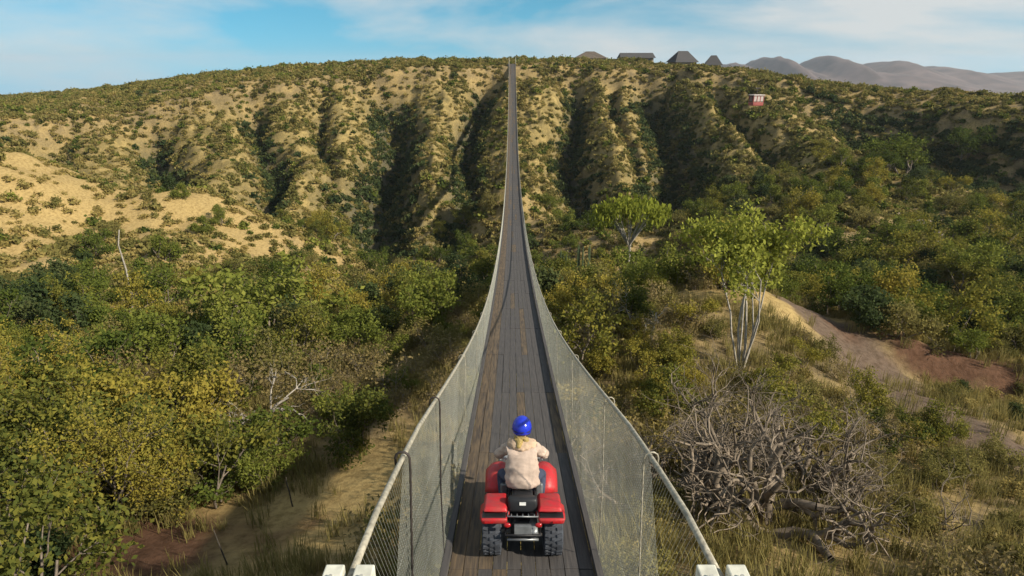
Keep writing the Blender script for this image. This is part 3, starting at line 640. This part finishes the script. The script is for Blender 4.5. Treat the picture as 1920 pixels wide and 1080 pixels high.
# ------------------------------------------------------------------ houses on the rim, gondola, stakes, boulders
M.update(thatch=mat('thatch_grey', (.06,.058,.06), .95, .4, 3, .6, stretch=(1, 1, 6)), thatch_brown=mat('thatch_brown', (.10,.08,.065), .95, .4, 3, .6, stretch=(1, 1, 6)), stucco=mat('stucco', (.34,.27,.20), .9, .15, 2, .2), pane=mat('window_pane', (.03,.035,.04), .15, .1, 2, spec=.6),
    gond_red=mat('gondola_red', (.30,.075,.065), .6, .15, 2), gond_white=mat('gondola_white', (.45,.38,.35), .6, .1, 2))
def house(u, y, w, d, wall, ridge, hip, m, label, rz=0.0, gx=0, chimney=False):
    x = CAMX + (u-960)/FPX*(y/1.0659); z = h1(x, y)-.3; o = empty('house', (x, y, z), (0, 0, rz)); tag(o, label, 'house', 'houses on the canyon rim')
    b = bmesh.new(); bbox(b, -w/2, w/2, -d/2, d/2, 0, wall); bmobj('wall', b, M['stucco'], o)
    e = .7; b = bmesh.new(); lo = [b.verts.new((sx*(w/2+e), sy*(d/2+e), wall-.15)) for sx, sy in ((-1,-1),(1,-1),(1,1),(-1,1))]
    r0, r1 = b.verts.new((-(w/2+e)*(1-hip), 0, ridge)), b.verts.new(((w/2+e)*(1-hip), 0, ridge))
    for f in ((lo[0], lo[1], r1, r0), (lo[2], lo[3], r0, r1), (lo[1], lo[2], r1), (lo[3], lo[0], r0), (lo[3], lo[2], lo[1], lo[0])): b.faces.new(f)
    rf = bmobj('roof', b, m, o)
    if chimney: b = bmesh.new(); bbox(b, w*.3-.35, w*.3+.35, -.35, .35, wall, ridge+.6); bmobj('chimney', b, M['stucco'], rf)
    n = max(2, int(w/3))
    for k in range(n):
        cx = -w/2 + w*(k+.5)/n; b = bmesh.new(); bbox(b, cx-.6, cx+.6, -d/2-.06, -d/2+.05, .9, wall-.5); wi = bmobj('window' if k != n//2 else 'door', b, M['stucco'] if k != n//2 else M['thatch_brown'], o)
        if k != n//2: b = bmesh.new(); bbox(b, cx-.5, cx+.5, -d/2-.09, -d/2-.062, 1.0, wall-.6); bmobj('pane', b, M['pane'], wi)
house(1106, 244, 11, 7, 2.6, 4.9, .75, M['thatch_brown'], 'low broad house with brown hipped roof on the rim')
house(1192, 250, 12, 7, 2.3, 4.0, .06, M['thatch'], 'long gabled house with straight grey ridge on the rim')
house(1279, 242, 8, 7, 2.6, 6.4, .6, M['thatch'], 'tall steep-roofed dark grey house on the rim', .2)
house(1337, 236, 5, 5, 2.8, 6.0, .7, M['thatch'], 'smallest grey-roofed house at the end of the rim row', -.2)
# gondola slung on its cable in front of the right-hand spur
gy = 150.0; gx = CAMX + (1418-960)/FPX*143.5; gz = CAMZ-9.6
G = empty('gondola', (gx, gy, gz+.8), (0, 0, .25)); G.scale = (.82,)*3; tag(G, 'red and white cable-car gondola hanging before the scrub-covered spur', 'gondola')
b = bmesh.new(); bbox(b, -1.7, 1.7, -1.2, 1.2, 0, .95); bmobj('cabin_base', b, M['gond_red'], G, bevel=.15)
b = bmesh.new(); bbox(b, -1.85, 1.85, -1.35, 1.35, 2.75, 3.05); bmobj('roof', b, M['gond_white'], G, bevel=.1)
for sx in (-1, -.33, .33, 1):
    for sy in (-1, 1):
        b = bmesh.new(); bbox(b, sx*1.6-.09, sx*1.6+.09, sy*1.1-.09, sy*1.1+.09, .951, 2.749); bmobj('roof_post', b, M['gond_red'], G)
for sy in (-1, 1):
    b = bmesh.new(); bbox(b, -1.5, 1.5, sy*1.1-.03, sy*1.1+.03, 1.2, 2.6); bmobj('window', b, M['gond_white'], G)
polytube('hanger_arm', [(0, 0, 3.05), (0, 0, 4.7)], .09, M['iron'], G)
b = bmesh.new(); bbox(b, -.8, .8, -.2, .2, 4.6, 4.9); bmobj('pulley_carriage', b, M['iron'], G, bevel=.05)
ca = Vector((24, 221, h1(24, 221)+5)); cb = Vector((99, 104, 0)); cb.z = h1(cb.x, cb.y)+7; cp = Vector((gx, gy, gz+4.75))
pts = [ca.lerp(cp, k/8) - Vector((0, 0, 1.2*math.sin(math.pi*k/8))) for k in range(8)] + [cp.lerp(cb, k/8) - Vector((0, 0, 1.2*math.sin(math.pi*k/8))) for k in range(9)]
tag(polytube('carrying_cable', pts, .028, M['iron'], None, 6), 'thin dark cable that carries the red and white gondola', 'cable')
def stake(u, v, px, label, r=.03, m='stake', lean=.1):
    x, y, z = ground(u, v); zz = (y*math.cos(TH) + (CAMZ-z)*math.sin(TH)); hh = px*zz/FPX*1.1
    R = random.Random(u); pts = [(x + lean*hh*t + R.uniform(-.02, .02)*hh, y, z - .2 + (hh+.2)*t) for t in (0, .3, .6, .85, 1)]
    return tag(polytube('stake' if m == 'stake' else 'dead_trunk', pts, [r, r, r*.9, r*.7, r*.5], M[m], None, 7), label, 'stake' if m == 'stake' else 'dead tree')
stake(430, 1062, 75, 'thin dark stake leaning in the dry grass below the bridge', .022, lean=-.18)
stake(550, 955, 60, 'short dark stake beside the sandy bank', .025, lean=-.08)
stake(255, 610, 165, 'pale leafless trunk standing in the leafy thicket', .07, 'bark_pale', .03)
def boulder(u, v, sz, seed, label):
    x, y, z = ground(u, v); b = bmesh.new(); bmesh.ops.create_icosphere(b, subdivisions=3, radius=1); R = np.random.default_rng(seed); o3 = R.random(3)*9
    for vv in b.verts:
        c = vv.co; k = 1 + .35*float(perlin(np.array([c.x*1.3+o3[0]+c.z]), np.array([c.y*1.3+o3[1]]), seed)[0]) + .25*float(perlin(np.array([c.x*3+o3[1]]), np.array([c.z*3+c.y+o3[2]]), seed)[0]); vv.co = c*k
    bmesh.ops.scale(b, vec=(sz*R.uniform(.8, 1.3), sz*R.uniform(.7, 1.1), sz*R.uniform(.5, .9)), verts=b.verts)
    o = bmobj('boulder', b, M['rock'], None); o.location = (x, y, z + sz*.15); o.rotation_euler = (R.random()*.5, R.random()*.5, R.random()*6)
    tag(o, label, 'boulder', 'boulders in the rubble gully')
rb = random.Random(5)
for k in range(26):
    f = rb.random(); boulder(1690+100*f+rb.gauss(0, 14), 415+90*f+rb.gauss(0, 12), rb.uniform(.35, 1.2), 300+k, 'purplish grey boulder in the rubble gully among green trees')
# ------------------------------------------------------------------ plants
EXCL = []                                                  # spots taken by the single trees: x, y, radius
def depth(x, y, z): return y*math.cos(TH) + (CAMZ-z)*math.sin(TH)
def top_of(shape): return max(max(v.co.z for v in shape[0].vertices), max((v.co.z for v in shape[1].vertices), default=0) if shape[1] else 0)
def single(kind, i, u, v, px, label, cat='tree', rz=None, sx=1.0):
    """one named plant whose foot stands on the ground at u, v and whose crown reaches px higher"""
    x, y, z = ground(u, v); hh = px*depth(x, y, z)/FPX/math.cos(TH); k = K[kind]; sc = hh/top_of(k.shapes[i % len(k.shapes)])
    o = k.put(i, x, y, z, sc, RND.random()*6.28 if rz is None else rz, label, cat, None); o.scale.x *= sx; o.scale.y *= sx
    EXCL.append((x, y, 1.1*sc*sx)); return o
K['big'] = Kind('tall_yellow_tree', 3, 150, dict(height=6.0, trunks=4, spread=.6, levels=3, kids=4, r0=.09, bend=.26, up=.10), 19, (.27,.27,.2), .068, M['leaf_yellow'], M['bark'])
K['pale'] = Kind('pale_trunk_tree', 1, 905, dict(height=7.6, trunks=7, spread=.24, levels=3, kids=4, r0=.065, bend=.10, up=.05, first=.8, shrink=.38), 8, (.24,.24,.17), .10, M['leaf_bright'], M['bark_pale'])
K['umbrella'] = Kind('umbrella_tree', 1, 77, dict(height=5, trunks=1, spread=.1, levels=1, kids=5, r0=.11, bend=.10, up=.12, first=.75, shrink=.5), 0, None, 0, M['leaf_umbrella'], M['bark_pale'])
_R = np.random.default_rng(4); _a = _R.random(70)*6.283; _r = 2.1*np.sqrt(_R.random(70)); _h = top_of(K['umbrella'].shapes[0])
V, Qd = leaves(_R, np.stack([_r*np.cos(_a), _r*np.sin(_a), _h*.98 - .16*_r**2*.55 + _R.normal(0, .10, 70)], -1), 34, (.26, .26, .09), .11); _m = quadmesh('crown', V, Qd); _m.materials.append(M['leaf_umbrella'])
_sg, _ = [], 0
for _k in range(16): _sg.append((Vector((0, 0, _h*.62)), Vector((1.7*math.cos(_k*2.4)*(.4+.6*_R.random()), 1.7*math.sin(_k*2.4)*(.4+.6*_R.random()), _h*.93)), .045, .015))
V, Qd = tubes([(a[0]) for a in _sg]+[Vector((0, 0, -.3))], [a[1] for a in _sg]+[Vector((.1, 0, _h*.64))], [.045]*16+[.12], [.015]*16+[.07], 6); _t = quadmesh('trunk', V, Qd, True); _t.materials.append(M['bark_pale'])
K['umbrella'].shapes = [(_t, _m)]
EXCL += [(10.6-.42*k, 25.8-1.5*k, 1.7) for k in range(4)] + [(-3.4-.5*k, 20.5-1.0*k, 2.3) for k in range(10)] + [(-6.0-.35*k, 18.5-1.0*k, 2.4) for k in range(7)] + [(11, 30, 2.2), (13, 30.5, 2.2), (15, 31, 2.2), (12.5, 28, 1.7), (10, 31.5, 2), (16.5, 31.5, 2)] + [(-5.5, 11, 2.6), (-6, 9, 2.6), (-3.4, 13, 2), (-4, 17, 2)]
K['gnarled'] = Kind('gnarled_bare_tree', 1, 1203, dict(height=3.5, trunks=9, spread=1.05, levels=4, kids=3, r0=.17, bend=.42, up=.04, first=.2, shrink=.70), 0, None, 0, M['leaf_dry'], M['bark_grey'])
K['bare'] = Kind('bare_tree', 2, 1310, dict(height=3.6, trunks=2, spread=.9, levels=4, kids=3, r0=.085, bend=.30, up=.0, first=.4, shrink=.6), 1, (.12,.12,.1), .07, M['leaf_dry'], M['bark_pale'])
single('pale', 0, 1388, 690, 302, 'tall tree with several slim pale trunks and bright green crown on the knoll', rz=1.2+math.pi, sx=.86)
ux, uy = 9.6, 49.0; uz = h1(ux, uy); us = (CAMZ-9.6-uz)/top_of(K['umbrella'].shapes[0])
K['umbrella'].put(0, ux, uy, uz, us, .5, 'yellow-green umbrella-shaped tree with flat crown on bare trunk', 'tree', None).scale = (us*.47, us*.47, us); EXCL.append((ux, uy, 2.5)); EXCL.append((ux-.5, uy-3, 2.0))
EXCL += [(5.2, 11.2, 2.4), (6.5, 13, 2.6), (4, 9.5, 1.8), (8, 11, 2), (7.5, 15, 1.6)]
single('gnarled', 0, 1420, 985, 350, 'large leafless gnarled grey tree beside the bridge mesh', rz=.4, sx=1.0)
single('gnarled', 0, 1505, 925, 240, 'smaller leafless grey tree crowding behind the large gnarled one', rz=2.9)
single('gnarled', 0, 1310, 915, 235, 'lowest leafless grey tree touching the bridge mesh', rz=4.4)
single('yellow', 1, 1500, 850, 120, 'yellow-green bush pushing up behind the gnarled bare tree', 'bush')
single('yellow', 2, 1265, 800, 130, 'yellow-green bush between the bridge mesh and the gnarled bare tree', 'bush')
single('bare', 0, 1215, 640, 115, 'bare tree with arching pale branches on the brown knoll side', rz=2.2)
single('bare', 1, 470, 830, 130, 'bare spreading tree with pale forked limbs in the dry thicket', rz=.7)
single('green', 0, 510, 640, 160, 'rounded bright green tree above a patch of bare red soil', sx=1.25)
single('green', 1, 1800, 470, 60, 'green tree beside the rubble gully', sx=1.2)
single('green', 2, 1690, 330, 80, 'large green tree standing before the shaded canyon wall', sx=1.3)
single('green', 3, 1805, 300, 62, 'pale green tree standing out against the shaded canyon wall', sx=1.2)
single('big', 0, 40, 1000, 300, 'big yellow-leaved tree over the dark red soil', sx=1.1)
single('big', 1, 225, 985, 260, 'yellow-green tree leaning over the edge of the red soil', sx=1.0)
single('big', 2, 320, 940, 210, 'yellow-green tree between the red soil and the green shrubs', sx=.9)
single('big', 3, 60, 800, 210, 'tree with golden leaves before the dark thicket', sx=1.0)
single('green', 2, 480, 880, 120, 'bright green bush at the edge of the sandy bank', 'bush', sx=1.3)
# columnar cacti beside the deck
def cactus(u, v, px, seed, label):
    x, y, z = ground(u, v); hh = px*depth(x, y, z)/FPX/math.cos(TH); R = random.Random(seed); o = empty('columnar_cactus', (x, y, z)); tag(o, label, 'cactus', 'columnar cacti by the bridge')
    for k in range(R.randint(3, 6)):
        a = R.random()*6.28; f = R.uniform(.6, 1); r = .11*R.uniform(.8, 1.2); n = 10; V = []; F = []
        for i in range(9):
            t = i/8; cx = math.cos(a)*.45*min(1, t*4); cy = math.sin(a)*.45*min(1, t*4)
            for j in range(2*n):
                rr = r*(1.0 if j % 2 else .8)*(1 if t < .9 else .55)*(1 if t > .05 else .7); V.append((cx+rr*math.cos(math.pi*j/n), cy+rr*math.sin(math.pi*j/n), -.15+(hh*f+.15)*t))
        for i in range(8):
            for j in range(2*n): F.append((i*2*n+j, i*2*n+(j+1) % (2*n), (i+1)*2*n+(j+1) % (2*n), (i+1)*2*n+j))
        F.append(tuple(8*2*n+j for j in range(2*n))); meshobj('stem', V, F, M['cactus'], o)
for k, (u, v, px) in enumerate(((1062,560,90), (1085,545,80), (1050,535,75), (1105,530,70))): cactus(u, v, px, 40+k, 'clump of dark ribbed columnar cactus beside the mesh')

def frame_mask(x, y, z, mu=180, mv=120):
    u, v, d = proj(np.stack([x, y, z], -1)); return (u > -mu) & (u < 1920+mu) & (v > -200) & (v < 1080+mv) & (d > 1)
def slope_clear(x, y):
    """where nothing grows: sandy bank, track, knoll crest, red soil"""
    s = np.clip(blob(x, y, -5.4, 16.5, 3.3, 5.6, -.37) + blob(x, y, 13.8, 33.5, 5, 2.6, -.5) + blob(x, y, -11.2, 13.6, 3.4, 1.5) + .92*track(x, y) + blob(x, y, 24, 31.2, 7, 2.2, -.26) + .9*blob(x, y, -72, 88, 22, 16), 0, 1)
    return s
def darts(n, box, rmin, rng, dens):
    """scattered points kept at least rmin apart (grid hash)"""
    x = rng.uniform(box[0], box[1], n); y = rng.uniform(box[2], box[3], n); z = H(x, y); keep = frame_mask(x, y, z) & (rng.random(n) < dens(x, y))
    x, y, z = x[keep], y[keep], z[keep]; r = rmin(x, y); cell = {}; outp = []
    for i in range(len(x)):
        cs = 1.0; a, b = int(x[i]//cs), int(y[i]//cs); R = int(math.ceil(r[i]/cs)); ok = True
        for p in range(a-R, a+R+1):
            for q in range(b-R, b+R+1):
                for (xx, yy_) in cell.get((p, q), ()):
                    if (xx-x[i])**2 + (yy_-y[i])**2 < r[i]**2: ok = False; break
                if not ok: break
            if not ok: break
        if ok: cell.setdefault((a, b), []).append((x[i], y[i])); outp.append(i)
    return x[outp], y[outp], z[outp]
rng = np.random.default_rng(5)
px_, py_, pz_ = darts(9000, (-48, 52, 9, 62), lambda x, y: 1.15 + .012*y, rng, lambda x, y: (1-slope_clear(x, y)*1.25)*(.35+.65*sstep(-.25, .1, fbm(x/6, y/6, 2, 77))))
cnt = {}; LAB = {
 'yellow': ('yellow-green leafy tree', 'tree', 'yellow-green trees'),
 'green': ('green leafy tree', 'tree', 'green trees'),
 'olive': ('olive-green shrub', 'shrub', 'olive shrubs'),
 'dark': ('dense dark green shrub', 'shrub', 'dark shrubs'),
 'dry': ('grey-brown nearly leafless twiggy shrub', 'shrub', 'dry twiggy shrubs'),
 'straw': ('straw-coloured bush', 'bush', 'straw-coloured bushes')}
LM = [(-4.9,16.5,'beside the sandy bank'), (-11.2,14.2,'around the dark red soil'), (-12.8,35.5,'below the round green tree'), (-26,36,'around the pale leafless trunk'), (-2,30,'close under the mesh side'), (4,34,'between the cacti and the knoll'), (-6,50,'at the brink of the canyon'), (12,26,'around the pale-trunked tree'), (6,12,'around the gnarled bare tree'), (18,24,'along the dirt track'), (24,32,'along the reddish cut bank'), (15,17,'below the dirt track'), (9.6,48,'around the umbrella-shaped tree'), (34,46,'above the cut bank'), (-40,55,'below the tan hill')]
def landmark(x, y): return min(LM, key=lambda m: (m[0]-x)**2 + (m[1]-y)**2)[2]
nz = fbm(px_/9, py_/9, 2, 31)
for i in range(len(px_)):
    x, y, z = float(px_[i]), float(py_[i]), float(pz_[i])
    if any((x-a)**2 + (y-b)**2 < r*r for a, b, r in EXCL) : continue
    n_ = nz[i]
    if x < -8 and y > 40 and RND.random() < (.72 if x < -18 else .45): continue
    if x < -1:
        if y < 24 and x < -6: w = dict(yellow=6, green=2, olive=2, dark=2.5, dry=.5)
        elif y < 30: w = dict(dry=9, olive=1.8, green=1, straw=1.0)
        elif y < 42: w = dict(dry=5 if x > -16 else 1, olive=3, green=3.5, dark=2.2, yellow=2.5)
        else: w = dict(green=3, olive=3, dark=3, yellow=1.5, dry=1)
    else:
        if y < 20: w = dict(straw=5, dry=4, olive=1.2)
        elif y < 34 and x < 17: w = dict(straw=2, dry=4.5, yellow=4.5, olive=1)
        elif y < 31: w = dict(straw=6, dry=2)
        else: w = dict(green=4.5, olive=4, dark=2, yellow=3, dry=1)
    if n_ > .15: w['dark'] = w.get('dark', 0) + 1.5
    ks = list(w); k = RND.choices(ks, [w[a] for a in ks])[0]
    if cnt.get(k, 0) >= 285: continue
    base = dict(yellow=.85, green=.9, olive=.75, dark=.85, dry=.8, straw=.8)[k]
    sc = base*RND.uniform(.5, 1.3)*(1 + .006*y)
    sh = K[k].shapes[RND.randrange(len(K[k].shapes))]; ii = K[k].shapes.index(sh)
    if abs(x) < 1.3+1.2*sc:                                  # keep clear of the deck
        room = deck_z(min(max(y, 3), 220)) - z - .5; tp = top_of(sh)
        if abs(x) < 1.0+.8*sc or abs(x) < 2.3: sc = min(sc, room/tp)
        if sc < .25: continue
    if x > 11 and y < 31 and x > .45*y:
        if RND.random() < .45: continue
        sc *= .55
    cnt[k] = cnt.get(k, 0)+1; l, c, g = LAB[k]; lm = landmark(x, y); l = '%s %s %s' % ('small' if sc < base*.9 else 'large', l, lm); g = g + ' ' + lm
    K[k].put(ii, x, y, z, sc, RND.random()*6.28, l, c, g, (RND.gauss(0, .06), RND.gauss(0, .06)))
print('near plants', cnt)
px_, py_, pz_ = darts(9000, (-40, 45, 8, 46), lambda x, y: .8 + .012*y, rng, lambda x, y: (1-slope_clear(x, y)*1.25)*np.where((x > 2) & (y < 34), .9, .4))
n2 = {}
for i in range(len(px_)):
    x, y, z = float(px_[i]), float(py_[i]), float(pz_[i])
    if abs(x) < 2.2 or any((x-a)**2 + (y-b)**2 < (r*(.6 if x > 0 else 1.05))**2 for a, b, r in EXCL) or (x < 0 and slope_clear(np.array([x]), np.array([y]))[0] > .2): continue
    if x < 0: w = dict(dry=3, olive=2, green=1)
    elif y < 18: w = dict(olive=4, straw=3, dry=1.5)
    elif x < 15: w = dict(dry=4, yellow=4, straw=2, olive=1.5)
    else: w = dict(straw=3, olive=3)
    ks = list(w); k = RND.choices(ks, [w[a] for a in ks])[0]
    if cnt.get(k, 0) >= 292 or n2.get(k, 0) > 110: continue
    cnt[k] = cnt.get(k, 0)+1; n2[k] = n2.get(k, 0)+1; l, c, g = LAB[k]; lm = landmark(x, y)
    K[k].put(RND.randrange(3), x, y, z, RND.uniform(.32, .6), RND.random()*6.28, 'very small %s %s' % (l, lm), c, g + ' ' + lm, (RND.gauss(0, .08), RND.gauss(0, .08)))
print('with undergrowth', cnt)
# mid-distance trees on the right-hand hillside and the valley floor
px_, py_, pz_ = darts(1500, (-60, 110, 62, 135), lambda x, y: 4.0 + 0*x, rng, lambda x, y: np.where(x > 18, .8, np.where(np.abs(x) < 18, .5, .10))*(1-np.clip(blob(x, y, 60, 86, 10, 15), 0, 1)*.95))
nm = 0
for i in range(len(px_)):
    if nm >= 240: break
    x, y, z = float(px_[i]), float(py_[i]), float(pz_[i]); k = RND.choices(['green', 'olive', 'dark', 'yellow'], [4, 3, 2.0, 2])[0]
    if x > 84 and y > 104: k = 'dark'  # dark kind forced here: leaf colour stands in for the wall's shade
    if cnt.get(k, 0) >= 298: continue
    cnt[k] = cnt.get(k, 0)+1; nm += 1
    zone = 'around the rubble gully' if (x > 40 and y < 105) else 'below the shaded canyon wall' if x > 75 else 'below the gondola' if x > 45 else 'on the canyon floor under the bridge' if abs(x) < 22 else 'at the foot of the tan spurs' if x < 0 else 'behind the knoll'
    K[k].put(RND.randrange(3), x, y, z, RND.uniform(1.0, 1.7), RND.random()*6.28, '%s leafy tree growing %s' % (dict(green='fresh green', olive='dull olive', dark='dark', yellow='yellowish')[k], zone), 'tree', 'hillside trees %s, %s' % (zone, k))

# far scrub: uncountable, scattered as stuff
def clump(seed, m, n=130, size=.34, flat=.75):
    R = np.random.default_rng(seed); c = R.normal(0, 1, (14, 3)); c /= np.linalg.norm(c, axis=1, keepdims=True); c[:, 2] = np.abs(c[:, 2])*flat; c *= R.uniform(.35, .85, (14, 1))
    V, Qd = leaves(R, c, n//14+1, (.24, .24, .20), size, 1.3); me = quadmesh('clump', V, Qd); me.materials.append(m); return me
def tuft(seed, m, n=34):
    R = np.random.default_rng(seed); V = []; F = []
    for i in range(n):
        a = R.random()*6.28; l = R.uniform(.25, .7); s = R.uniform(.1, .55); b = R.normal(0, .12, 2); p = np.array([math.cos(a), math.sin(a)]); w = .008; t = np.array([-p[1], p[0]])*w
        k = len(V); mid = b + p*l*s*.4; tip = b + p*l*s
        V += [(*(b-t), -.05), (*(b+t), -.05), (*(mid+t), l*.6), (*(mid-t), l*.6), (*tip, l)]; F += [(k, k+1, k+2, k+3), (k+3, k+2, k+4)]
    me = bpy.data.meshes.new('tuft'); me.from_pydata(V, [], F); me.materials.append(m); return me
def scatter(name, meshes, x, y, z, sc, rng, label, cat):
    col = bpy.data.collections.new(name + '_shapes')
    for i, m in enumerate(meshes): col.objects.link(bpy.data.objects.new('%s_shape_%02d' % (name, i), m))
    me = bpy.data.meshes.new(name); n = len(x); me.vertices.add(n); me.vertices.foreach_set('co', np.stack([x, y, z], -1).astype(np.float32).ravel())
    me.attributes.new('scl', 'FLOAT', 'POINT').data.foreach_set('value', sc.astype(np.float32))
    me.attributes.new('rz', 'FLOAT', 'POINT').data.foreach_set('value', rng.uniform(0, 6.28, n).astype(np.float32))
    me.attributes.new('pick', 'INT', 'POINT').data.foreach_set('value', rng.integers(0, len(meshes), n).astype(np.int32))
    o = link(bpy.data.objects.new(name, me)); g = bpy.data.node_groups.new(name, 'GeometryNodeTree')
    g.interface.new_socket('Geometry', in_out='INPUT', socket_type='NodeSocketGeometry'); g.interface.new_socket('Geometry', in_out='OUTPUT', socket_type='NodeSocketGeometry')
    a = g.nodes.new('NodeGroupInput'); b = g.nodes.new('NodeGroupOutput'); ci = g.nodes.new('GeometryNodeCollectionInfo'); ci.inputs['Collection'].default_value = col
    ci.inputs['Separate Children'].default_value = True; ci.inputs['Reset Children'].default_value = True
    ip = g.nodes.new('GeometryNodeInstanceOnPoints'); ip.inputs['Pick Instance'].default_value = True
    def na(k, ty): q = g.nodes.new('GeometryNodeInputNamedAttribute'); q.data_type = ty; q.inputs['Name'].default_value = k; return q.outputs['Attribute']
    cx = g.nodes.new('ShaderNodeCombineXYZ'); mp = g.nodes.new('GeometryNodeMeshToPoints')
    l = g.links.new; l(a.outputs[0], mp.inputs[0]); l(mp.outputs[0], ip.inputs['Points']); l(ci.outputs[0], ip.inputs['Instance']); l(na('pick', 'INT'), ip.inputs['Instance Index'])
    l(na('rz', 'FLOAT'), cx.inputs[2]); l(cx.outputs[0], ip.inputs['Rotation']); l(na('scl', 'FLOAT'), ip.inputs['Scale']); l(ip.outputs[0], b.inputs[0])
    o.modifiers.new('scatter', 'NODES').node_group = g
    tag(o, label, cat, kind='stuff'); return o
def far_points(n, dens, box=(-330, 240, 48, 460)):
    x = rng.uniform(box[0], box[1], n); y = rng.uniform(box[2], box[3], n); k = rng.random(n) < dens(x, y); x, y = x[k], y[k]; z = H(x, y); k = frame_mask(x, y, z, 120, 60)
    k &= ~((np.abs(x) < 3.2) & (z + 2.4 > CAMZ - deck_drop(np.clip(y, 3, 224))) & (y < 224)); return x[k], y[k], z[k]
def patch(x, y, s, seed): return sstep(-.15, .25, fbm(x/s, y/s, 3, seed))
def gm(x, y): return np.clip((gully(x, y)-3.0)/6, 0, 1)
def beyond(x, y): return sstep(-4, 2, y - np.interp(x, RX, RY))
def rightside(x, y): return sstep(25, 60, x)*(1-beyond(x, y))
x, y, z = far_points(220000, lambda x, y: (.22 + .52*patch(x, y, 14, 201))*(1-.85*blob(x, y, -70, 86, 30, 20)) + (0 + (.35 + .4*sstep(60, 90, x))*beyond(x, y) + .4*rightside(x, y)*(1-.8*sstep(84, 90, x)*(y > 100)))*np.where(y > 260, .5, 1)*.8)
scatter('hillside_scrub', [clump(700+i, M['leaf_green' if i == 0 else 'leaf_olive']) for i in range(5)], x, y, z, rng.uniform(.35, .85, len(x)) + .9*rng.random(len(x))**6, rng, 'olive green scrub covering the canyon sides and mesa', 'scrub')
x, y, z = far_points(150000, lambda x, y: np.clip(gm(x, y)*.75 + .008*patch(x, y, 10, 333) + .75*rightside(x, y)*sstep(84, 90, x)*(y > 100), 0, 1))  # dark leaf colour deepens the shade of the gullies and right wall
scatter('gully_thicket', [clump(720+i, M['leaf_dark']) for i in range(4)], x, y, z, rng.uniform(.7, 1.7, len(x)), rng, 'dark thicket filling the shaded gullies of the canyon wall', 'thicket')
x, y, z = far_points(150000, lambda x, y: (.30 + .55*patch(x, y, 9, 402)*(1-gm(x, y)))*(1-.45*blob(x, y, -70, 86, 30, 20))*np.where(y > 230, .4, 1)*(1-.7*rightside(x, y)))
scatter('straw_scrub', [clump(740+i, M['leaf_straw'], 90, .3) for i in range(4)], x, y, z, rng.uniform(.35, 1.05, len(x)), rng, 'straw-coloured dry scrub on the sunlit canyon spurs', 'scrub')
x = rng.uniform(-50, 55, 60000); y = rng.uniform(6, 60, 60000); k = (np.abs(x) > 1.25) & (rng.random(60000) < np.clip((.25 + .6*sstep(-.1, .3, fbm(x/4, y/4, 2, 55)))*(1-.97*slope_clear(x, y)), 0, 1)*np.clip(26/y, .2, 1)); x, y = x[k], y[k]; z = H(x, y); k = frame_mask(x, y, z); x, y, z = x[k], y[k], z[k]
scatter('dry_grass', [tuft(800+i, M['leaf_grass']) for i in range(4)], x, y, z, rng.uniform(.6, 1.5, len(x)), rng, 'dry yellow grass on the near slopes', 'grass')
# ------------------------------------------------------------------ haze
hm = bpy.data.materials.new('haze_air'); hm.use_nodes = True; t = hm.node_tree
for n in list(t.nodes): t.nodes.remove(n)
o_ = t.nodes.new('ShaderNodeOutputMaterial'); pv = t.nodes.new('ShaderNodeVolumePrincipled'); pv.inputs['Color'].default_value = (.80, .86, .95, 1); pv.inputs['Density'].default_value = 1.0e-4; pv.inputs['Anisotropy'].default_value = .2
t.links.new(pv.outputs[0], o_.inputs['Volume'])
b = bmesh.new(); bbox(b, -6500, 6500, -1200, 6600, -480, 95); tag(bmobj('haze', b, hm), 'thin pale haze filling the air of the valley', 'haze', kind='stuff')
